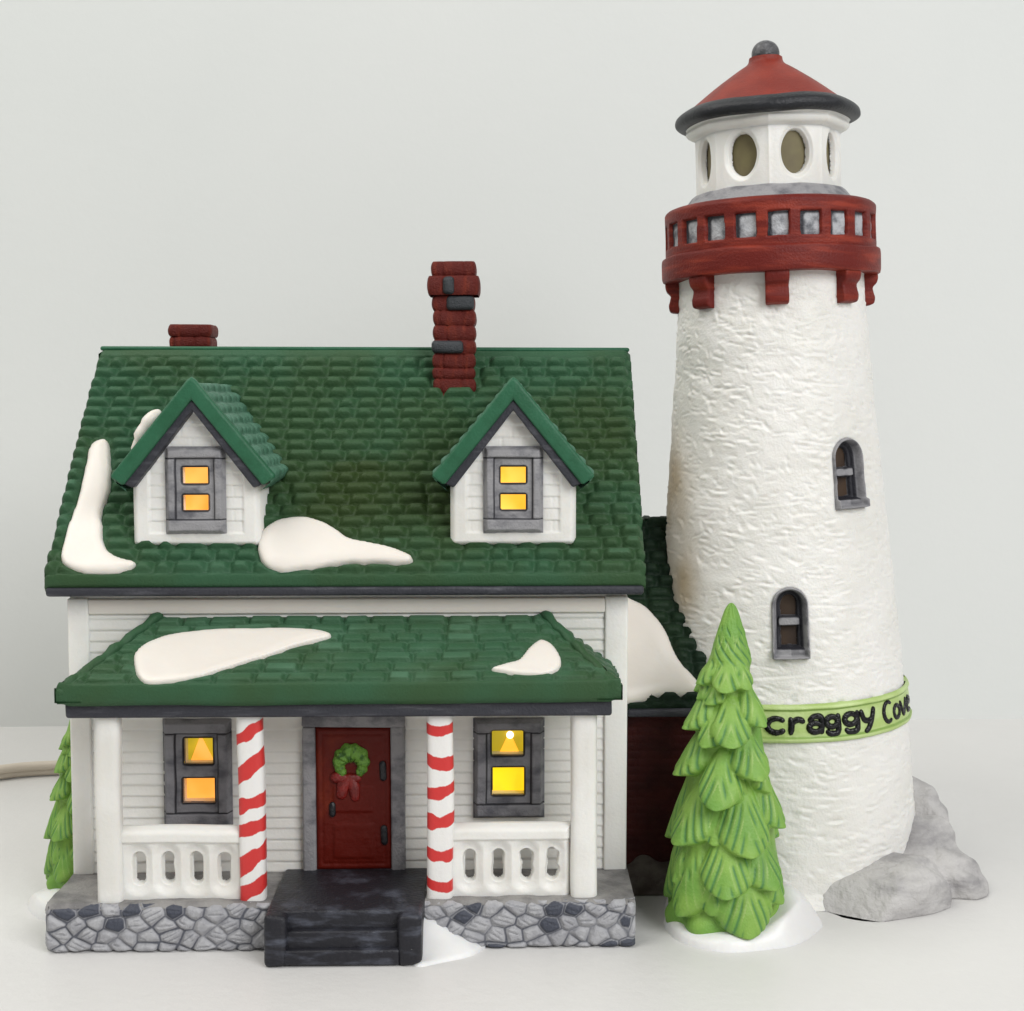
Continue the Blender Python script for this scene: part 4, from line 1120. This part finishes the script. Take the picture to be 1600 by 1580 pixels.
# ------------------------------------------------------------------ connecting wing
YGW = 24.5 + CAMY
wz = Z(1107, 24.3); wye = 24.25 + CAMY; wzr = Z(806, DR)
wx0, wx1 = WX1 - .1, bxT - .3
wm = MB()
zz = np.arange(.01, wz, .03); xx = np.arange(wx0, wx1, .04); Zg, Xg = np.meshgrid(zz, xx, indexing='ij')
wm.grid(np.stack([Xg, YGW - .04 * fbm(Xg * 2, Zg * 3, 3, 3) - .0 * Zg, Zg], -1))
wm.box(wx0, wx1, YGW + .05, 2 * YR - YGW, .01, wz, 0)
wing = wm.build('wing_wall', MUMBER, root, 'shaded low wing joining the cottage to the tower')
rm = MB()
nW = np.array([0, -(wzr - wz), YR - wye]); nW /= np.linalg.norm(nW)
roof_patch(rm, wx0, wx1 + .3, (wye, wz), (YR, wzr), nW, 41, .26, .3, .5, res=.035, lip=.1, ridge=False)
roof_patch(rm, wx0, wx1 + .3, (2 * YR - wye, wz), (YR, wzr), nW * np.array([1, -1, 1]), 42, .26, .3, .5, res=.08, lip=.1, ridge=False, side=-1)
wroof = rm.build('wing_roof', MROOFD, root, 'shade-darkened green roof of the wing between cottage and tower')
eyW = np.array([0, wye - YR, wz - wzr]); eyW /= np.linalg.norm(eyW)
pW0 = np.array([0, YR, wzr])
snow_patch('snow_patch', [(940, 925), (985, 935), (1012, 950), (1038, 984), (1060, 1030), (1090, 1062), (1100, 1085), (1098, 1084), (1040, 1086), (940, 1087)],
           pW0, exR, eyW, nW, .14, wroof, w=.3, base=.06, label='pinkish snow covering the lower part of the wing roof', seed=2)
MB().box(X(981, 1110, 24.2), wx1, wye - .08, wye + .25, wz - .13, wz + .02, .05, 4, jit=.02).build('eave_trim', MCHAR, wroof)
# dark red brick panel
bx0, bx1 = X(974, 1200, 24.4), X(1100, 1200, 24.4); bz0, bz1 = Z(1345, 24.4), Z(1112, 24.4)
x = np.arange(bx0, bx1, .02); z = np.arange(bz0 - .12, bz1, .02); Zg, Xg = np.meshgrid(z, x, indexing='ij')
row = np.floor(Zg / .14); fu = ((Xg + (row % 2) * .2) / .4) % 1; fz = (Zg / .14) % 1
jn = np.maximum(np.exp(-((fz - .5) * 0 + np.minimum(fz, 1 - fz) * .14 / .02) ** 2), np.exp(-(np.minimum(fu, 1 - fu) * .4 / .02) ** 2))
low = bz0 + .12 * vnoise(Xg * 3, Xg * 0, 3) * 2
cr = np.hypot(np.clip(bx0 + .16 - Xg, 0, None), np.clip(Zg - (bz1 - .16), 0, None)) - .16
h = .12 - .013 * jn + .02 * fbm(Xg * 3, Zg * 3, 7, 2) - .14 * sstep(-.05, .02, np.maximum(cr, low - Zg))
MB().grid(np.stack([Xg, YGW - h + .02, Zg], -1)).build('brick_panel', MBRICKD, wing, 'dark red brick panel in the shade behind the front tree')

# ------------------------------------------------------------------ fir trees
def tree_mesh(lobes, Ht, prof, seed, name_res=(420, 620)):
    """radial relief r(theta, z): overlapping leaf lobes on a cone"""
    nT, nZ = name_res
    th = np.arange(nT) / nT * 2 * math.pi - math.pi
    z = np.linspace(0, Ht, nZ); Zg, Tg = np.meshgrid(z, th, indexing='ij')
    pz, pr = zip(*prof)
    B = np.interp(Zg, pz, pr)
    R = B * (.78 + .16 * sstep(.55, .1, Zg) * (1 + .5 * np.sin(Tg * 7))); gro = np.zeros(R.shape); rid = np.zeros(R.shape)
    # plain cone tip with long grooves
    Rn = R + 0
    for (t0, zt, w, ln, amp) in lobes:
        dp = (Tg - t0 + math.pi) % (2 * math.pi) - math.pi
        br = float(np.interp(zt, pz, pr))
        s = dp * br
        zz = zt + .10 * (s / w) ** 2 * 0
        t = (zt + ln - Zg) / ln                       # 0 top, 1 tip
        wt = w * np.sqrt(np.clip(t * 1.6, 0, 1)) * np.where(t > .62, np.sqrt(np.clip(1 - ((t - .62) / .38) ** 2, 0, 1)), 1)
        q = np.clip(1 - (s / (wt + 1e-4)) ** 2, 0, 1)
        ok = (t > 0) & (t < 1) & (np.abs(s) < wt)
        prof_ = (np.clip(t, 0, 1) ** .9) * (q ** .46)
        fan = np.abs(s) * 1.0 - t * ln * .30 + 3
        ph_ = (fan / .14 + hash2(np.array(int(t0 * 90)), np.array(int(zt * 90)), seed)) % 1
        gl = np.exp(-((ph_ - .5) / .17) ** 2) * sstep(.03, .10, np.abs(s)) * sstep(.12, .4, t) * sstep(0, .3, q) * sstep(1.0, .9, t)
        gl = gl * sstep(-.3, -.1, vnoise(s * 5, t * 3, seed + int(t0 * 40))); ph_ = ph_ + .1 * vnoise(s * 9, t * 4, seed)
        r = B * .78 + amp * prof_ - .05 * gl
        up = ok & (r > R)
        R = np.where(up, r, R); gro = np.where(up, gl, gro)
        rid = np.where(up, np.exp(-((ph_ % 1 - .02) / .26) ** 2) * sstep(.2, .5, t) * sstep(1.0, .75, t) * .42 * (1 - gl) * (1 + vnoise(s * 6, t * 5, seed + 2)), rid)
    tip = sstep(Ht - 1.15, Ht - .9, Zg)
    ph2 = (Tg * 1.9 + Zg * 5.0) % 1
    g2 = np.exp(-((ph2 - .5) / .15) ** 2) * sstep(Ht - .25, Ht - .5, Zg) * tip * (vnoise(Tg * 3, Zg * 3, 4) > -.1)
    R = np.where(tip > 0, R * (1 - tip) + tip * (B * 1.0 - .022 * g2), R); gro = np.maximum(gro * (1 - tip), g2)
    # soften
    for _ in range(4):
        Rp = (np.roll(R, 1, 1) + np.roll(R, -1, 1)) * .25 + R * .5
        Rp[1:-1] = (Rp[:-2] + Rp[2:]) * .22 + Rp[1:-1] * .56
        R = Rp
    R = R + .02 * fbm(Tg * 3, Zg * 3, seed, 2)
    R[-1] *= .1
    xs, ys_ = R * np.sin(Tg), -R * np.cos(Tg)
    return np.stack([xs, ys_, Zg], -1), gro, rid
DTR = 23.05
tx, ty = X(1138, 1300, DTR), DTR + CAMY
Ht = Z(940, DTR) - .02
prof = [(0, 1.02), (.5, 1.10), (1.2, 1.04), (1.9, .92), (2.6, .80), (3.3, .66), (4.0, .49), (4.5, .36), (5.0, .23), (Ht - .12, .10), (Ht - .04, .06), (Ht, .02)]
# (photo x, photo y of the leaf tip, half width px, length px, how far it stands out)
FL = [(1062, 1447, 38, 150, .34), (1105, 1438, 30, 120, .22), (1165, 1468, 48, 130, .40), (1226, 1425, 30, 120, .28),
      (1130, 1404, 44, 110, .46), (1204, 1396, 38, 90, .42), (1048, 1400, 26, 100, .24),
      (1063, 1336, 44, 110, .40), (1168, 1342, 48, 130, .42), (1226, 1308, 34, 110, .34), (1110, 1330, 26, 80, .18),
      (1120, 1270, 38, 105, .46), (1066, 1232, 34, 90, .38), (1182, 1226, 36, 95, .42), (1208, 1250, 20, 70, .25), (1150, 1262, 22, 80, .2),
      (1104, 1180, 25, 75, .30), (1143, 1174, 34, 90, .44), (1064, 1158, 32, 90, .34), (1190, 1146, 26, 85, .36), (1175, 1190, 22, 70, .2),
      (1097, 1086, 25, 75, .26), (1138, 1092, 26, 75, .32), (1170, 1088, 22, 70, .26), (1110, 1115, 20, 50, .20), (1080, 1110, 20, 60, .2),
      (1108, 1040, 22, 70, .15), (1140, 1046, 24, 80, .17), (1163, 1040, 18, 70, .15)]
lobes = []
for (px, py, w, ln, amp) in FL:
    Dn = DTR - .75
    z_ = Z(py, Dn); br = float(np.interp(z_, *zip(*prof)))
    x_ = X(px, py, Dn) - tx
    lobes.append((math.asin(max(-.97, min(.97, x_ / (br + .06)))), z_, w * .0104 * 1.22, ln * .0106 * .86, amp * 1.0))
r5 = random.Random(2)
for (px, py, w, ln, amp) in FL:      # the far side
    z_ = Z(py, DTR - .6); br = float(np.interp(z_, *zip(*prof)))
    lobes.append((math.pi + r5.uniform(-1.45, 1.45), z_ + r5.uniform(-.1, .1), w * .0104, ln * .0106, amp * .72))
tp, tg, tr = tree_mesh(lobes, Ht, prof, 7)
tp_ = tp.copy(); tp_[..., 2] = tp[..., 2] + .10
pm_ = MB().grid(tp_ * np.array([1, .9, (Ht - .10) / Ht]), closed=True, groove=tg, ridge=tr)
def snow_foot(poly, name, parent, h, seed, loc=None, bumps=()):
    poly = catmull(poly, 6); lo = poly.min(0) - .1; hi = poly.max(0) + .1
    u, w = np.meshgrid(np.arange(lo[0], hi[0], .03), np.arange(lo[1], hi[1], .03))
    d = -poly_sd(u, w, poly)
    hg_ = np.where(d > 0, h * (1 + .5 * fbm(u * 1.2, w * 1.2, seed, 2)) * np.sqrt(1 - (1 - np.clip(d / .22, 0, 1)) ** 2), d * 2) + .012
    for bx, by, rx, ry, bh in bumps:
        hg_ += bh * np.exp(-((u - bx) / rx) ** 2 - ((w - by) / ry) ** 2) * sstep(0, .2, d)
    return MB().grid(np.stack([u, w, hg_], -1), keep=d > -.02).build(name, MSNOWW, parent, loc=loc)
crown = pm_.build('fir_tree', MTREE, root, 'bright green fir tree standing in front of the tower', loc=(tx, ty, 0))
q = lambda px, py: (float(ray_plane(px, py, np.zeros(3), np.array([0, 0, 1.0]))[0]) - tx, float(ray_plane(px, py, np.zeros(3), np.array([0, 0, 1.0]))[1]) - ty)
snow_foot([q(1041, 1452), q(1068, 1474), q(1130, 1488), q(1200, 1484), q(1250, 1474), q(1284, 1448), (1.50, .2), (1.3, 1.3), (.2, 1.7), (-.8, 1.3), (-1.0, .4)], 'snow_foot', crown, .24, 4,
          bumps=((1.0, .05, .42, .9, .40),))
# second, smaller fir at the far left
lt_ = crown.copy(); C.objects.link(lt_); lt_.parent = root
lt_['label'] = 'green fir tree half hidden behind the left end of the cottage'
s2 = .62
lt_.scale = (s2 * 1.0, s2, s2); lt_.rotation_euler = (0, 0, .6)
lt_.location = ((WX0 - .17) * K, (24.35 + CAMY) * K, .26 * K)
snow_foot([(-1.55, -.5), (-1.3, -1.2), (-.6, -1.5), (.3, -1.4), (1, 0), (.5, 1), (-.6, 1.2), (-1.4, .6)], 'snow_foot', lt_, .2, 9, loc=(0, 0, -.425),
          bumps=((-.8, -.4, .7, .8, .35),))

# ------------------------------------------------------------------ rocks at the foot of the tower
def rocks():
    bm = bmesh.new()
    def blob(c, r, seed, rot=0):
        ret = bmesh.ops.create_icosphere(bm, subdivisions=5, radius=1)
        co_ = np.array([v.co[:] for v in ret['verts']])
        n = fbm(co_[:, 0] * 1.4 + seed, co_[:, 1] * 1.4 + co_[:, 2] * 1.1, seed, 3) * .34
        # a few flat facets
        rg = np.random.default_rng(seed)
        lim = np.full(len(co_), 9.0)
        for _ in range(9):
            f = rg.normal(size=3); f /= np.linalg.norm(f); dd = rg.uniform(.72, .92)
            k = co_ @ f; lim = np.minimum(lim, np.where(k > .05, dd / np.clip(k, .05, None), 9))
        sc = np.minimum(1 + n, lim)
        co_ = co_ * sc[:, None] * np.array(r)
        ca, sa = math.cos(rot), math.sin(rot)
        x_, y_ = co_[:, 0] * ca - co_[:, 1] * sa, co_[:, 0] * sa + co_[:, 1] * ca
        for v, a, b_, d in zip(ret['verts'], x_, y_, co_[:, 2]): v.co = ((a + c[0]) * K, (b_ + c[1]) * K, (d + c[2]) * K)
    g0 = lambda px, py, D: P(px, py, D)
    a = P(1375, 1400, 24.3); blob((a[0] - .1, a[1] - .1, .05), (1.28, .98, .80), 4, .1)
    a = P(1470, 1390, 25.1); blob((a[0] - .24, a[1], .10), (.95, .85, .62), 7, -.3)
    a = P(1412, 1335, 25.5); blob((a[0], a[1], .30), (1.05, 1.15, .86), 11, .2)
    a = P(1428, 1270, 27.0); blob((a[0], a[1], .3), (.70, 1.3, 1.12), 15, .0)
    a = P(1310, 1405, 24.3); blob((a[0] - .05, a[1] + .1, .0), (.75, .7, .48), 19, .0)
    me = bpy.data.meshes.new('tmp'); bm.to_mesh(me); bm.free()
    o = bpy.data.objects.new('tmp', me); C.objects.link(o)
    r = o.modifiers.new('r', 'REMESH'); r.mode = 'VOXEL'; r.voxel_size = .045 * K
    s = o.modifiers.new('s', 'SMOOTH'); s.factor = .5; s.iterations = 9
    dg = bpy.context.evaluated_depsgraph_get(); ev = o.evaluated_get(dg)
    m2 = bpy.data.meshes.new_from_object(ev)
    bpy.data.objects.remove(o); bpy.data.meshes.remove(me)
    b2 = bmesh.new(); b2.from_mesh(m2)
    for v in b2.verts:
        v.co.z = max(v.co.z, .004 * K)
    b2.to_mesh(m2); b2.free()
    m2.materials.clear(); m2.materials.append(MROCK)
    m2.polygons.foreach_set('use_smooth', [True] * len(m2.polygons))
    ob = bpy.data.objects.new('rock_base', m2); C.objects.link(ob); ob.parent = root
    ob['label'] = 'grey craggy rocks at the foot of the tower'
rocks()

# ------------------------------------------------------------------ power cord
cm = MB()
path = [P(-260, 1290, 30), P(-120, 1250, 31.2), P(0, 1212, 32.1), P(50, 1201, 32.4), P(118, 1194, 32.55), P(200, 1194, 32.5)]
path = [np.array([-58.0, 4.0, .19]), np.array([-40.0, 3.0, .19]), np.array([-26.0, 5.0, .19])] + [np.array([p[0], p[1], .19]) for p in path]
path += [np.array([-5.6, 10.9, .19]), np.array([-4.2, 10.0, .24]), np.array([-3.2, 9.0, .5]), np.array([-3.0, YB + .1, .62])]
pc = catmull(np.array(path), 10, False)
tng = np.gradient(pc, axis=0); nrm = np.cross(tng, np.array([0, 0, 1.0])); nrm /= np.linalg.norm(nrm, axis=1)[:, None]
up = np.cross(nrm, tng); up /= np.linalg.norm(up, axis=1)[:, None]
for sg in (-1, 1):
    cm.tube(pc + (nrm * .4 + up * .86) * sg * .085, .105, 14)
cord = cm.build('power_cord', MCORD)
cord['label'] = 'beige twin-lead lamp cord lying on the white table behind the cottage'; cord['category'] = 'cord'

# ------------------------------------------------------------------ table and wall
YWL = 37.9 + CAMY
tb = MB()
n_ = 60
x = np.linspace(-60, 60, n_); y = np.linspace(-24, YWL + 1.5, n_)
Yg, Xg = np.meshgrid(y, x, indexing='ij')
tb.grid(np.stack([Xg, Yg, np.zeros(Xg.shape)], -1))
t = tb.build('tabletop', MTABLE); t['kind'] = 'structure'; t['label'] = 'plain white table top'
wl = MB()
x = np.linspace(-60, 60, 40); z = np.linspace(-1, 60, 40); Zg, Xg = np.meshgrid(z, x, indexing='ij')
wl.grid(np.stack([Xg, YWL + .035 * Xg * -1 * -1, Zg], -1))
w = wl.build('wall', MWALL); w['kind'] = 'structure'; w['label'] = 'plain pale grey wall'

# ------------------------------------------------------------------ light
world = bpy.data.worlds.new('World'); bpy.context.scene.world = world; world.use_nodes = True
bg = world.node_tree.nodes['Background']; bg.inputs[0].default_value = (1.0, 1.0, .97, 1); bg.inputs[1].default_value = .22
def area(name, loc, target, sx, sy, power, col):
    l = bpy.data.lights.new(name, 'AREA'); l.shape = 'RECTANGLE'; l.size = sx; l.size_y = sy; l.energy = power; l.color = col
    o = bpy.data.objects.new(name, l); C.objects.link(o); o.location = loc
    import mathutils
    d = mathutils.Vector(target) - mathutils.Vector(loc)
    o.rotation_euler = d.to_track_quat('-Z', 'Y').to_euler()
    return o
area('window_daylight', (.62, -.80, .72), (0, .05, .08), .65, .65, 11.2, (.985, .99, 1.0))
area('ceiling_daylight', (-.55, -.20, .95), (-.02, .12, .08), .8, .8, 7.4, (1.0, .985, .94))

# ------------------------------------------------------------------ camera
cam = bpy.data.cameras.new('camera'); co = bpy.data.objects.new('camera', cam); C.objects.link(co)
co.location = (0, CAMY * K, CAMZ * K); co.rotation_euler = (math.pi / 2 - PITCH, 0, 0)
cam.sensor_fit = 'HORIZONTAL'; cam.sensor_width = 36; cam.lens = F / 1600 * 36
cam.clip_start = .01; cam.clip_end = 50
sc = bpy.context.scene; sc.camera = co
sc.view_settings.view_transform = 'Standard'; sc.view_settings.look = 'None'; sc.view_settings.gamma = 1; sc.view_settings.exposure = 0
sc.view_settings.use_curve_mapping = False
